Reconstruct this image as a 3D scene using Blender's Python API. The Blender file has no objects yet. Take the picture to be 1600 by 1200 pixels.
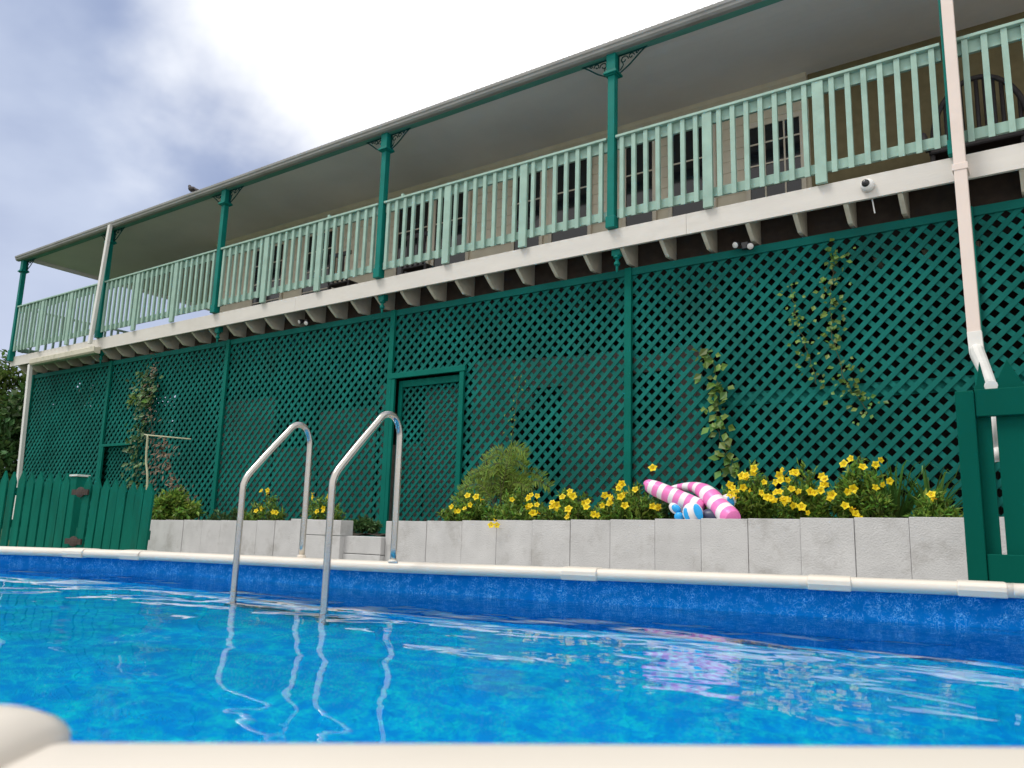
import bpy, math, random
import numpy as np
from mathutils import Vector, Matrix

S = bpy.context.scene
C = S.collection
R = math.radians

# ---------------------------------------------------------------- camera
F_PX, YAW, PITCH, ROLL = 1253.66, 0.6116, 0.18259, 0.02909
_cy, _sy = math.cos(YAW), math.sin(YAW)
FWD = Vector((-_sy*math.cos(PITCH), _cy*math.cos(PITCH), math.sin(PITCH)))
_r0 = Vector((_cy, _sy, 0)); _u0 = _r0.cross(FWD)
RIGHT = math.cos(ROLL)*_r0 + math.sin(ROLL)*_u0
UP = -math.sin(ROLL)*_r0 + math.cos(ROLL)*_u0
cam_d = bpy.data.cameras.new('camera')
cam = bpy.data.objects.new('camera', cam_d); C.objects.link(cam)
cam.matrix_world = Matrix(((RIGHT.x, UP.x, -FWD.x, 0), (RIGHT.y, UP.y, -FWD.y, 0), (RIGHT.z, UP.z, -FWD.z, 0), (0, 0, 0, 1)))
cam_d.sensor_width = 36; cam_d.lens = F_PX/1600*36
cam_d.clip_start = 0.02; cam_d.clip_end = 2000
cam_d.dof.use_dof = True; cam_d.dof.focus_distance = 6.5; cam_d.dof.aperture_fstop = 5.5
S.camera = cam

def at(u, v, x=None, y=None, z=None):
    """a pixel of the 1600x1200 photo as a point on the plane x, y or z = const"""
    d = FWD + RIGHT*((u-800)/F_PX) - UP*((v-600)/F_PX)
    t = y/d.y if y is not None else z/d.z if z is not None else x/d.x
    return d*t

# ---------------------------------------------------------------- world, sun, exposure
SUN = Vector((-0.36, -0.37, 0.86)).normalized()
W = bpy.data.worlds.new('World'); S.world = W; W.use_nodes = True
nt = W.node_tree; N = nt.nodes; L = nt.links; N.clear()
out = N.new('ShaderNodeOutputWorld'); bg = N.new('ShaderNodeBackground'); L.new(bg.outputs[0], out.inputs[0])
bg.inputs['Strength'].default_value = 0.1
sky = N.new('ShaderNodeTexSky'); sky.sky_type = 'NISHITA'; sky.sun_disc = False
sky.sun_elevation = math.asin(SUN.z); sky.sun_rotation = math.atan2(SUN.x, SUN.y)
tc = N.new('ShaderNodeTexCoord')
def wmath(op, a, b=None, clamp=False):
    n = N.new('ShaderNodeMath'); n.operation = op; n.use_clamp = clamp
    for i, v in enumerate((a, b)):
        if v is None: continue
        if isinstance(v, (int, float)): n.inputs[i].default_value = v
        else: L.new(v, n.inputs[i])
    return n.outputs[0]
def wnoise(scale, detail, rough=0.55, dist=0.0, zs=1.6):
    m = N.new('ShaderNodeMapping'); m.inputs['Scale'].default_value = (1, 1, zs); m.inputs['Location'].default_value = (0.55, 0.2, 0.3); L.new(tc.outputs['Generated'], m.inputs[0])
    n = N.new('ShaderNodeTexNoise'); n.inputs['Scale'].default_value = scale; n.inputs['Detail'].default_value = detail
    n.inputs['Roughness'].default_value = rough; n.inputs['Distortion'].default_value = dist
    L.new(m.outputs[0], n.inputs['Vector']); return n.outputs['Fac']
def wdot(v):
    n = N.new('ShaderNodeVectorMath'); n.operation = 'DOT_PRODUCT'; L.new(tc.outputs['Generated'], n.inputs[0])
    n.inputs[1].default_value = v; return n.outputs['Value']
def wrange(v, a, b, c, d, smooth=True):
    n = N.new('ShaderNodeMapRange'); n.interpolation_type = 'SMOOTHSTEP' if smooth else 'LINEAR'
    L.new(v, n.inputs[0])
    for i, q in zip(range(1, 5), (a, b, c, d)): n.inputs[i].default_value = q
    return n.outputs[0]
def wmix(f, a, b):
    n = N.new('ShaderNodeMix'); n.data_type = 'RGBA'; n.clamp_factor = True
    if isinstance(f, (int, float)): n.inputs[0].default_value = f
    else: L.new(f, n.inputs[0])
    for sock, v in ((n.inputs[6], a), (n.inputs[7], b)):
        if isinstance(v, tuple): sock.default_value = v + (1,)
        else: L.new(v, sock)
    return n.outputs[2]
n1 = wnoise(2.3, 6, 0.5, 0.25, 1.5)
n2 = wnoise(5.0, 4, 0.5, 0.2, 1.8)
cl = wmath('ADD', wmath('MULTIPLY', n1, 0.78), wmath('MULTIPLY', n2, 0.22))
cloudcol = wmix(wrange(cl, 0.36, 0.66, 0, 1), (3.0, 3.8, 6.0), (6.0, 6.8, 8.6))
cloudcol = wmix(wrange(cl, 0.28, 0.40, 0.15, 0), cloudcol, sky.outputs[0])       # thin places where the clear sky shows
_b = (FWD + RIGHT*((830-800)/F_PX) - UP*((-40-600)/F_PX)).normalized()             # the bright cloud bank
gl = wmath('ADD', wdot(_b), wmath('MULTIPLY', wmath('SUBTRACT', cl, 0.5), 0.34))
glow = wrange(gl, 0.885, 0.995, 0, 1)
cloudcol = wmix(glow, cloudcol, (13.5, 13.4, 13.2))
hz = wrange(wdot((0, 0, 1)), 0.05, 0.50, 0.75, 0.0)
cloudcol = wmix(hz, cloudcol, (6.3, 7.0, 8.8))
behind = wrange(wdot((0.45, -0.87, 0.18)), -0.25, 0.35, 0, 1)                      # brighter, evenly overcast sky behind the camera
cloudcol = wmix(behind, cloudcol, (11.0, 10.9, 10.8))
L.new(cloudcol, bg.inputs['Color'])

sun_d = bpy.data.lights.new('sun', 'SUN'); sun_d.energy = 2.5; sun_d.angle = R(20); sun_d.color = (1, 0.96, 0.90)
sun = bpy.data.objects.new('sun', sun_d); C.objects.link(sun)
sun.rotation_euler = SUN.to_track_quat('Z', 'Y').to_euler(); sun.location = (-4, -6, 14)
S.view_settings.view_transform = 'Standard'; S.view_settings.look = 'None'
S.view_settings.exposure = 0.0; S.view_settings.gamma = 1.0; S.view_settings.use_curve_mapping = False
S.cycles.max_bounces = 10; S.cycles.transparent_max_bounces = 16
S.cycles.caustics_reflective = False; S.cycles.caustics_refractive = True

# ---------------------------------------------------------------- materials
MATS = {}
def mat(name, col, rough=0.6, var=0.08, scale=6.0, isl=0.0, bump=0.0, bscale=40.0, spec=0.4, metal=0.0, stretch=(1, 1, 1), dirt=None, dirt_amt=0.0, hue=0.0, trans=0.0):
    if name in MATS: return MATS[name]
    m = bpy.data.materials.new(name); m.use_nodes = True; t = m.node_tree; n = t.nodes; l = t.links
    b = n['Principled BSDF']; b.inputs['Roughness'].default_value = rough; b.inputs['Metallic'].default_value = metal
    b.inputs['Specular IOR Level'].default_value = spec
    co = n.new('ShaderNodeTexCoord'); mp = n.new('ShaderNodeMapping'); mp.inputs['Scale'].default_value = stretch
    l.new(co.outputs['Object'], mp.inputs[0])
    nz = n.new('ShaderNodeTexNoise'); nz.inputs['Scale'].default_value = scale; nz.inputs['Detail'].default_value = 5
    l.new(mp.outputs[0], nz.inputs['Vector'])
    hsv = n.new('ShaderNodeHueSaturation'); hsv.inputs['Color'].default_value = tuple(col) + (1,)
    mr = n.new('ShaderNodeMapRange'); mr.inputs[1].default_value = 0.3; mr.inputs[2].default_value = 0.7
    mr.inputs[3].default_value = 1-var; mr.inputs[4].default_value = 1+var
    l.new(nz.outputs['Fac'], mr.inputs[0]); v = mr.outputs[0]
    if isl or hue:
        g = n.new('ShaderNodeNewGeometry')
        if isl:
            r = n.new('ShaderNodeMapRange'); r.inputs[3].default_value = 1-isl; r.inputs[4].default_value = 1+isl
            l.new(g.outputs['Random Per Island'], r.inputs[0])
            mu = n.new('ShaderNodeMath'); mu.operation = 'MULTIPLY'; l.new(v, mu.inputs[0]); l.new(r.outputs[0], mu.inputs[1]); v = mu.outputs[0]
        if hue:
            ml = n.new('ShaderNodeMath'); ml.operation = 'MULTIPLY'; ml.inputs[1].default_value = 7.13; l.new(g.outputs['Random Per Island'], ml.inputs[0])
            fr = n.new('ShaderNodeMath'); fr.operation = 'FRACT'; l.new(ml.outputs[0], fr.inputs[0])
            r = n.new('ShaderNodeMapRange'); r.inputs[3].default_value = 0.5-hue; r.inputs[4].default_value = 0.5+hue
            l.new(fr.outputs[0], r.inputs[0]); l.new(r.outputs[0], hsv.inputs['Hue'])
    l.new(v, hsv.inputs['Value'])
    colr = hsv.outputs[0]
    if dirt:
        nd = n.new('ShaderNodeTexNoise'); nd.inputs['Scale'].default_value = scale*0.6; nd.inputs['Detail'].default_value = 8; nd.inputs['Roughness'].default_value = 0.7
        l.new(mp.outputs[0], nd.inputs['Vector'])
        rd = n.new('ShaderNodeMapRange'); rd.inputs[1].default_value = 0.52; rd.inputs[2].default_value = 0.75; rd.inputs[4].default_value = dirt_amt
        l.new(nd.outputs['Fac'], rd.inputs[0])
        mx = n.new('ShaderNodeMix'); mx.data_type = 'RGBA'; l.new(rd.outputs[0], mx.inputs[0]); l.new(colr, mx.inputs[6]); mx.inputs[7].default_value = tuple(dirt)+(1,)
        colr = mx.outputs[2]
    l.new(colr, b.inputs['Base Color'])
    if bump:
        nb = n.new('ShaderNodeTexNoise'); nb.inputs['Scale'].default_value = bscale; nb.inputs['Detail'].default_value = 6
        l.new(mp.outputs[0], nb.inputs['Vector'])
        bp = n.new('ShaderNodeBump'); bp.inputs['Strength'].default_value = bump; bp.inputs['Distance'].default_value = 0.01
        l.new(nb.outputs['Fac'], bp.inputs['Height']); l.new(bp.outputs[0], b.inputs['Normal'])
    if trans:
        o = n['Material Output']; tl = n.new('ShaderNodeBsdfTranslucent'); l.new(colr, tl.inputs[0])
        ms = n.new('ShaderNodeMixShader'); ms.inputs[0].default_value = trans
        l.new(b.outputs[0], ms.inputs[1]); l.new(tl.outputs[0], ms.inputs[2]); l.new(ms.outputs[0], o.inputs[0])
    MATS[name] = m; return m

M_LAT = mat('lattice green paint', (0.007, 0.138, 0.117), 0.7, 0.18, 2.2, spec=0.10, isl=0.12, bump=0.15, bscale=60, dirt=(0.018, 0.080, 0.068), dirt_amt=0.55)
M_LATPOST = mat('lattice post paint', (0.001, 0.140, 0.108), 0.6, spec=0.1, var=0.10, scale=4, bump=0.1)
M_POST = mat('verandah post paint', (0.003, 0.170, 0.140), 0.5, 0.12, 5, spec=0.15, bump=0.08)
M_IRON = mat('cast iron paint', (0.006, 0.055, 0.055), 0.6, 0.1, 8, spec=0.1)
M_RAIL = mat('pale green paint', (0.335, 0.49, 0.415), 0.6, 0.09, 7, spec=0.2, isl=0.07, bump=0.15, bscale=50, dirt=(0.15, 0.30, 0.255), dirt_amt=0.35)
M_BEAM = mat('beam green paint', (0.085, 0.29, 0.235), 0.5, 0.10, 4, bump=0.08)
M_GUTTER = mat('gutter grey paint', (0.30, 0.30, 0.285), 0.45, 0.10, 3, dirt=(0.16, 0.15, 0.13), dirt_amt=0.5)
M_FASCIA = mat('cream board paint', (0.66, 0.63, 0.58), 0.5, 0.05, 2.5, bump=0.12, bscale=25, dirt=(0.45, 0.41, 0.34), dirt_amt=0.35, stretch=(0.6, 1, 2.5))
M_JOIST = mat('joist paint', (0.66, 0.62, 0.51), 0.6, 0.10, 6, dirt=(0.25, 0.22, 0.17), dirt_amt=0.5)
M_PIPE = mat('pinkish pipe plastic', (0.76, 0.65, 0.585), 0.4, 0.03, 3, dirt=(0.5, 0.42, 0.36), dirt_amt=0.25)
M_PIPEW = mat('white pipe plastic', (0.74, 0.73, 0.70), 0.4, 0.04, 3, dirt=(0.42, 0.40, 0.33), dirt_amt=0.3)
M_CEIL = mat('ceiling paint', (0.78, 0.76, 0.74), 0.7, 0.04, 1.5)
M_WALL = mat('cream weatherboard', (0.74, 0.67, 0.53), 0.7, 0.07, 5, isl=0.03)
M_OLIVE = mat('olive brown screen wall', (0.20, 0.165, 0.085), 0.8, 0.12, 10)
M_TRIM = mat('cream joinery', (0.72, 0.65, 0.53), 0.5, 0.05, 6)
M_GLASS = mat('dark window glass', (0.012, 0.014, 0.018), 0.06, 0.02, 2, spec=0.6)
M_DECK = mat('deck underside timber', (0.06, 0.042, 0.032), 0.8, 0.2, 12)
M_ROOF = mat('corrugated roof', (0.34, 0.35, 0.35), 0.45, 0.08, 3)
M_BLOCK = mat('grey concrete block', (0.51, 0.51, 0.51), 0.85, 0.08, 5, isl=0.035, bump=0.5, bscale=90, dirt=(0.24, 0.225, 0.20), dirt_amt=0.65)
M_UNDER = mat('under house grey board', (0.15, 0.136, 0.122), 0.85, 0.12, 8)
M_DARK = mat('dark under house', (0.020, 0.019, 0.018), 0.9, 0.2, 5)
M_RIM = mat('cream pool rail resin', (0.715, 0.65, 0.56), 0.4, 0.02, 4, dirt=(0.62, 0.55, 0.45), dirt_amt=0.18)
M_STEEL = mat('brushed stainless steel', (0.56, 0.53, 0.48), 0.27, 0.04, 30, metal=1.0)
M_FENCE = mat('picket green paint', (0.003, 0.125, 0.088), 0.75, 0.16, 8, spec=0.06, isl=0.10, bump=0.2, bscale=40, stretch=(1, 1, 0.3), dirt=(0.015, 0.055, 0.035), dirt_amt=0.5)
M_GATE = mat('gate green paint', (0.0, 0.085, 0.062), 0.6, 0.08, 4, spec=0.06, bump=0.1, bscale=30, stretch=(1, 1, 0.3))
M_RUST = mat('rusty brown iron', (0.050, 0.036, 0.030), 0.9, 0.3, 30)
M_SOIL = mat('dark garden soil', (0.035, 0.026, 0.018), 0.95, 0.3, 20, bump=0.5)
M_GROUND = mat('pale bounce ground', (0.42, 0.405, 0.375), 0.9, 0.1, 2.0, dirt=(0.30, 0.28, 0.24), dirt_amt=0.6, bump=0.4, bscale=30)  # unseen ground, made pale to bounce light up to the ceiling
M_DIMGROUND = mat('dim green ground', (0.045, 0.085, 0.025), 0.95, 0.3, 3.0, dirt=(0.09, 0.085, 0.04), dirt_amt=0.6, bump=0.5, bscale=60)  # dark green so less light bounces onto the left ceiling
M_LEAF = mat('shrub leaf', (0.185, 0.305, 0.050), 0.5, 0.1, 20, isl=0.7, hue=0.04, trans=0.35)
M_LEAFD = mat('dark leaf', (0.065, 0.140, 0.040), 0.5, 0.1, 20, isl=0.5, hue=0.03, trans=0.25)
M_VINE = mat('pale vine leaf', (0.13, 0.23, 0.040), 0.5, 0.1, 20, isl=0.4, hue=0.03, trans=0.3)
M_FERN = mat('yellow green frond', (0.15, 0.235, 0.025), 0.55, 0.1, 20, isl=0.4, hue=0.02, trans=0.3)
M_GRASS = mat('strap leaf', (0.090, 0.200, 0.035), 0.5, 0.1, 20, isl=0.5, hue=0.02, trans=0.25)
M_DEADV = mat('dry brown vine', (0.15, 0.105, 0.07), 0.85, 0.2, 20, isl=0.5)
M_TREEL = mat('tree leaf', (0.105, 0.165, 0.030), 0.5, 0.1, 20, isl=0.5, hue=0.03, trans=0.3)
M_STEM = mat('green brown stem', (0.09, 0.085, 0.035), 0.8, 0.2, 20)
M_BARK = mat('grey bark', (0.16, 0.13, 0.10), 0.9, 0.25, 12, bump=0.5)
M_PETAL = mat('yellow petal', (0.86, 0.66, 0.008), 0.55, 0.05, 30, isl=0.10, trans=0.25)
M_PETALC = mat('orange flower eye', (0.72, 0.36, 0.01), 0.6, 0.05, 30)
M_PINK = mat('pink vinyl', (0.80, 0.20, 0.50), 0.35, 0.03, 6)
M_WHITEV = mat('white vinyl', (0.78, 0.76, 0.78), 0.35, 0.03, 6)
M_BLUEV = mat('blue vinyl', (0.02, 0.36, 0.78), 0.35, 0.03, 6)
M_NAVY = mat('navy vinyl', (0.045, 0.05, 0.10), 0.4, 0.05, 6)
M_CAMW = mat('camera white plastic', (0.78, 0.77, 0.75), 0.35, 0.02, 6)
M_CAMB = mat('camera smoked dome', (0.025, 0.025, 0.03), 0.12, 0.02, 6, spec=0.6)
M_BIRD = mat('dark feather', (0.040, 0.032, 0.036), 0.7, 0.3, 30)
M_BEAK = mat('dark beak', (0.06, 0.05, 0.045), 0.5, 0.1, 30)
M_CHAIR = mat('dark wicker', (0.035, 0.030, 0.032), 0.6, 0.2, 30)
M_CANE = mat('pale bamboo', (0.42, 0.43, 0.28), 0.6, 0.1, 15)
M_CAP = mat('pale post cap', (0.55, 0.57, 0.52), 0.6, 0.1, 10)

def liner_mat(name, base, speck, lo, hi, scale, mott, stretch=(1, 1, 1)):
    m = bpy.data.materials.new(name); m.use_nodes = True; t = m.node_tree; n = t.nodes; l = t.links
    b = n['Principled BSDF']; b.inputs['Roughness'].default_value = 0.6; b.inputs['Specular IOR Level'].default_value = 0.06
    co = n.new('ShaderNodeTexCoord')
    mp = n.new('ShaderNodeMapping'); mp.inputs['Scale'].default_value = stretch; l.new(co.outputs['Object'], mp.inputs[0])
    w = n.new('ShaderNodeTexNoise'); w.inputs['Scale'].default_value = scale*0.55; w.inputs['Detail'].default_value = 3; l.new(mp.outputs[0], w.inputs['Vector'])
    ad = n.new('ShaderNodeMix'); ad.data_type = 'RGBA'; ad.blend_type = 'LINEAR_LIGHT'; ad.inputs[0].default_value = 0.10
    l.new(mp.outputs[0], ad.inputs[6]); l.new(w.outputs['Color'], ad.inputs[7])
    v = n.new('ShaderNodeTexVoronoi'); v.feature = 'DISTANCE_TO_EDGE'; v.inputs['Scale'].default_value = scale; l.new(ad.outputs[2], v.inputs['Vector'])
    r = n.new('ShaderNodeMapRange'); r.inputs[1].default_value = lo; r.inputs[2].default_value = hi; r.inputs[3].default_value = 1; r.inputs[4].default_value = 0
    l.new(v.outputs['Distance'], r.inputs[0])
    nz = n.new('ShaderNodeTexNoise'); nz.inputs['Scale'].default_value = scale*0.5; nz.inputs['Detail'].default_value = 6; nz.inputs['Roughness'].default_value = 0.7; l.new(mp.outputs[0], nz.inputs['Vector'])
    r2 = n.new('ShaderNodeMapRange'); r2.inputs[1].default_value = 0.42; r2.inputs[2].default_value = 0.66; l.new(nz.outputs['Fac'], r2.inputs[0])
    mu = n.new('ShaderNodeMath'); mu.operation = 'MULTIPLY'; l.new(r.outputs[0], mu.inputs[0]); l.new(r2.outputs[0], mu.inputs[1])
    m1 = n.new('ShaderNodeMix'); m1.data_type = 'RGBA'; l.new(r2.outputs[0], m1.inputs[0]); m1.inputs[6].default_value = base+(1,); m1.inputs[7].default_value = mott+(1,)
    m2 = n.new('ShaderNodeMix'); m2.data_type = 'RGBA'; l.new(mu.outputs[0], m2.inputs[0]); l.new(m1.outputs[2], m2.inputs[6]); m2.inputs[7].default_value = speck+(1,)
    l.new(m2.outputs[2], b.inputs['Base Color'])
    return m
M_LINER = liner_mat('blue speckled wall liner', (0.0, 0.165, 0.51), (0.30, 0.66, 0.93), 0.008, 0.06, 38, (0.0, 0.190, 0.57))
M_FLOOR = liner_mat('turquoise floor liner', (0.0, 0.36, 0.97), (0.01, 0.80, 0.99), 0.03, 0.24, 24, (0.0, 0.53, 0.98))

def water_mat():
    m = bpy.data.materials.new('pool water'); m.use_nodes = True; t = m.node_tree; n = t.nodes; l = t.links; n.clear()
    o = n.new('ShaderNodeOutputMaterial'); tr = n.new('ShaderNodeBsdfRefraction'); tr.inputs['Color'].default_value = (0.94, 0.99, 1.0, 1); tr.inputs['IOR'].default_value = 1.33; tr.inputs['Roughness'].default_value = 0.0
    gl = n.new('ShaderNodeBsdfGlossy'); gl.inputs['Roughness'].default_value = 0.015; gl.inputs[0].default_value = (1, 1, 1, 1)
    fr = n.new('ShaderNodeFresnel'); fr.inputs['IOR'].default_value = 1.20
    ms = n.new('ShaderNodeMixShader')
    co = n.new('ShaderNodeTexCoord')
    def wave(scale, sx, sy, detail, rot):
        mp = n.new('ShaderNodeMapping'); mp.inputs['Scale'].default_value = (sx, sy, 1); mp.inputs['Rotation'].default_value = (0, 0, rot)
        l.new(co.outputs['Object'], mp.inputs[0])
        z = n.new('ShaderNodeTexNoise'); z.inputs['Scale'].default_value = scale; z.inputs['Detail'].default_value = detail; z.inputs['Roughness'].default_value = 0.45
        z.inputs['Distortion'].default_value = 0.4
        l.new(mp.outputs[0], z.inputs['Vector']); return z.outputs['Fac']
    a = wave(1.5, 1, 1.5, 1.0, 0.45); c = wave(5.5, 1, 1.6, 1.5, 0.4)
    mu = n.new('ShaderNodeMath'); mu.operation = 'MULTIPLY'; l.new(c, mu.inputs[0]); mu.inputs[1].default_value = 0.12
    su = n.new('ShaderNodeMath'); su.operation = 'ADD'; l.new(a, su.inputs[0]); l.new(mu.outputs[0], su.inputs[1])
    bp = n.new('ShaderNodeBump'); bp.inputs['Strength'].default_value = 1.0; bp.inputs['Distance'].default_value = 0.019
    l.new(su.outputs[0], bp.inputs['Height'])
    l.new(bp.outputs[0], tr.inputs['Normal']); l.new(bp.outputs[0], gl.inputs['Normal']); l.new(bp.outputs[0], fr.inputs['Normal'])
    l.new(fr.outputs[0], ms.inputs[0]); l.new(tr.outputs[0], ms.inputs[1]); l.new(gl.outputs[0], ms.inputs[2])
    l.new(ms.outputs[0], o.inputs[0]); return m
M_WATER = water_mat()

# ---------------------------------------------------------------- mesh helpers
class MB:
    def __init__(s): s.v = []; s.f = []; s.mi = []
    def add(s, vs, fs, mi=0):
        k = len(s.v); s.v += [tuple(p) for p in vs]; s.f += [tuple(i+k for i in f) for f in fs]; s.mi += [mi]*len(fs)
    def box(s, x0, x1, y0, y1, z0, z1, mi=0):
        s.add([(x0,y0,z0),(x1,y0,z0),(x1,y1,z0),(x0,y1,z0),(x0,y0,z1),(x1,y0,z1),(x1,y1,z1),(x0,y1,z1)],
              [(0,3,2,1),(4,5,6,7),(0,1,5,4),(1,2,6,5),(2,3,7,6),(3,0,4,7)], mi)
    def bar(s, a, b, w, d, up=(0, 1, 0), mi=0):
        """a box from a to b, w across and d along 'up'"""
        a = Vector(a); b = Vector(b); t = (b-a).normalized(); n = Vector(up); n = (n-t*n.dot(t)).normalized(); q = t.cross(n)
        c = [a-q*w/2-n*d/2, a+q*w/2-n*d/2, a+q*w/2+n*d/2, a-q*w/2+n*d/2]
        c2 = [p+(b-a) for p in c]
        s.add(c+c2, [(0,1,2,3),(7,6,5,4),(0,4,5,1),(1,5,6,2),(2,6,7,3),(3,7,4,0)], mi)
    def prism(s, poly, axis, a0, a1, mi=0):
        n = len(poly)
        def P(p, q): return (q, p[0], p[1]) if axis == 'x' else (p[0], q, p[1]) if axis == 'y' else (p[0], p[1], q)
        vs = [P(p, a0) for p in poly]+[P(p, a1) for p in poly]
        s.add(vs, [tuple(range(n)), tuple(range(2*n-1, n-1, -1))]+[(i, i+n, (i+1) % n+n, (i+1) % n) for i in range(n)], mi)
    def tube(s, path, rad, n=10, mi=0, caps=True, mis=None):
        path = [Vector(p) for p in path]; m = len(path)
        rad = [rad]*m if isinstance(rad, (int, float)) else rad
        t0 = (path[1]-path[0]).normalized(); ref = Vector((0, 0, 1)) if abs(t0.z) < 0.9 else Vector((1, 0, 0))
        nrm = (ref-t0*ref.dot(t0)).normalized(); vs = []
        for i in range(m):
            t = (path[min(i+1, m-1)]-path[max(i-1, 0)]).normalized()
            nrm = (nrm-t*nrm.dot(t)).normalized(); q = t.cross(nrm)
            for k in range(n):
                a = 2*math.pi*k/n; vs.append(path[i]+(nrm*math.cos(a)+q*math.sin(a))*rad[i])
        for i in range(m-1):
            pass
        k0 = len(s.v); s.v += [tuple(p) for p in vs]
        for i in range(m-1):
            for k in range(n):
                s.f.append((k0+i*n+k, k0+i*n+(k+1) % n, k0+(i+1)*n+(k+1) % n, k0+(i+1)*n+k)); s.mi.append(mis[i] if mis else mi)
        if caps:
            s.f.append(tuple(k0+k for k in range(n-1, -1, -1))); s.mi.append(mis[0] if mis else mi)
            s.f.append(tuple(k0+(m-1)*n+k for k in range(n))); s.mi.append(mis[-1] if mis else mi)
    def lathe(s, prof, c, n=12, mi=0):
        c = Vector(c); s.tube([c+Vector((0, 0, z)) for z, r in prof], [max(r, 1e-4) for z, r in prof], n, mi)
    def ball(s, c, r, n=12, mi=0, sc=(1, 1, 1), rot=None):
        c = Vector(c); vs = []; m = max(4, n//2)
        for i in range(m+1):
            th = math.pi*i/m
            for k in range(n):
                ph = 2*math.pi*k/n; p = Vector((math.sin(th)*math.cos(ph)*sc[0], math.sin(th)*math.sin(ph)*sc[1], math.cos(th)*sc[2]))*r
                if rot is not None: p = rot @ p
                vs.append(c+p)
        s.add(vs, [(i*n+k, (i+1)*n+k, (i+1)*n+(k+1) % n, i*n+(k+1) % n) for i in range(m) for k in range(n)], mi)
    def build(s, name, mats, parent=None, smooth=False, bevel=0, kind=None, origin=None):
        me = bpy.data.meshes.new(name)
        o0 = Vector(parent.matrix_local.translation) if parent is not None else Vector((0, 0, 0))
        pp = parent
        if parent is not None:
            o0 = Vector((0, 0, 0)); pp = parent
            while pp is not None: o0 += Vector(pp.location); pp = pp.parent
        loc = Vector(origin)-o0 if origin is not None else Vector((0, 0, 0))
        sh = o0+loc
        me.from_pydata([(p[0]-sh.x, p[1]-sh.y, p[2]-sh.z) for p in s.v], [], s.f)
        ms = mats if isinstance(mats, (list, tuple)) else [mats]
        for m_ in ms: me.materials.append(m_)
        if len(ms) > 1: me.polygons.foreach_set('material_index', s.mi)
        if smooth: me.polygons.foreach_set('use_smooth', [True]*len(me.polygons))
        me.update()
        o = bpy.data.objects.new(name, me); C.objects.link(o); o.location = loc
        if parent is not None: o.parent = parent
        if bevel:
            b = o.modifiers.new('bevel', 'BEVEL'); b.width = bevel; b.segments = 2; b.limit_method = 'ANGLE'
        if kind: o['kind'] = kind
        return o

def thing(name, label, cat, loc=(0, 0, 0), group=None):
    o = bpy.data.objects.new(name, None); C.objects.link(o); o.location = loc; o.empty_display_size = 0.2
    o['label'] = label; o['category'] = cat
    if group: o['group'] = group
    return o
def tag(o, label, cat, group=None):
    o['label'] = label; o['category'] = cat
    if group: o['group'] = group
    return o
def arc(pts, n=6):
    """rounds a polyline by Catmull-Rom"""
    P = [Vector(p) for p in pts]; out = []
    for i in range(len(P)-1):
        a = P[max(i-1, 0)]; b = P[i]; c = P[i+1]; d = P[min(i+2, len(P)-1)]
        for k in range(n):
            t = k/n; out.append(0.5*((2*b)+(c-a)*t+(2*a-5*b+4*c-d)*t*t+(3*b-a-3*c+d)*t**3))
    out.append(P[-1]); return out
def shift_uv(o, v): pass

# ---------------------------------------------------------------- pool outline, ground, water
GZ = -0.45           # ground
ZW = -0.318          # water
def rim_z(x): return -0.141+0.0095*max(min(x, 0), -6.5)
_far = [(-0.222, 3.75), (-0.883, 3.64), (-1.647, 3.46), (-2.25, 3.29), (-3.0, 3.10), (-4.0, 3.03), (-5.0, 2.93), (-6.0, 2.66), (-7.2, 2.2)]
_near = [(-8.2, 1.5), (-8.7, 0.5), (-8.3, -0.7), (-7.0, -1.6), (-5.4, -2.0), (-3.6, -1.75), (-2.1, -0.88), (-1.2, -0.18), (-0.578, 0.312), (-0.343, 0.502), (-0.046, 0.737), (0.55, 1.22), (1.15, 1.95), (1.35, 2.8), (1.0, 3.5), (0.4, 3.76)]
_ctl = [Vector((x, y, 0)) for x, y in _far+_near]
def closed(P, n=6):
    out = []; m = len(P)
    for i in range(m):
        a, b, c, d = P[i-1], P[i], P[(i+1) % m], P[(i+2) % m]
        for k in range(n):
            t = k/n; out.append(0.5*((2*b)+(c-a)*t+(2*a-5*b+4*c-d)*t*t+(3*b-a-3*c+d)*t**3))
    return out
POOL = closed(_ctl, 6); NP = len(POOL)        # counter-clockwise? inner edge of the top rail
_area = sum(POOL[i].x*POOL[(i+1) % NP].y-POOL[(i+1) % NP].x*POOL[i].y for i in range(NP))
if _area < 0: POOL.reverse()
def pnorm(i):
    t = (POOL[(i+1) % NP]-POOL[i-1]).normalized(); return Vector((t.y, -t.x, 0))   # outward
NRM = [pnorm(i) for i in range(NP)]
def poff(d): return [POOL[i]+NRM[i]*d for i in range(NP)]

# ground sheet with the pool cut out of it
mb = MB()
inner = poff(0.10); cen = Vector((-4, 1, 0))
rings = [[(p.x, p.y, GZ) for p in inner]]
for rad in (0.35, 1.2, 4, 14, 60, 900):
    rg = []
    for i in range(NP):
        p = inner[i]; d = (p-cen); k = d.length; q = cen+d/k*(k+rad); rg.append((q.x, q.y, GZ))
    rings.append(rg)
for r in rings: mb.v += r
for j in range(len(rings)-1):
    for i in range(NP):
        a = j*NP+i; b = j*NP+(i+1) % NP; mb.f.append((a, a+NP, b+NP, b)); mb.mi.append(0)
mb.build('ground', M_GROUND, kind='structure')

mb = MB(); mb.add([(-90, -60, GZ+0.004), (-9.2, -60, GZ+0.004), (-9.2, 90, GZ+0.004), (-90, 90, GZ+0.004)], [(0, 1, 2, 3)]); mb.build('dimming_ground', M_DIMGROUND, kind='structure')  # unseen sheet, added to darken the left end of the ceiling
mb = MB(); ins = poff(0.035)
mb.add([(p.x, p.y, ZW) for p in ins], [tuple(range(NP))])
mb.build('water', M_WATER, kind='structure')

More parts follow.
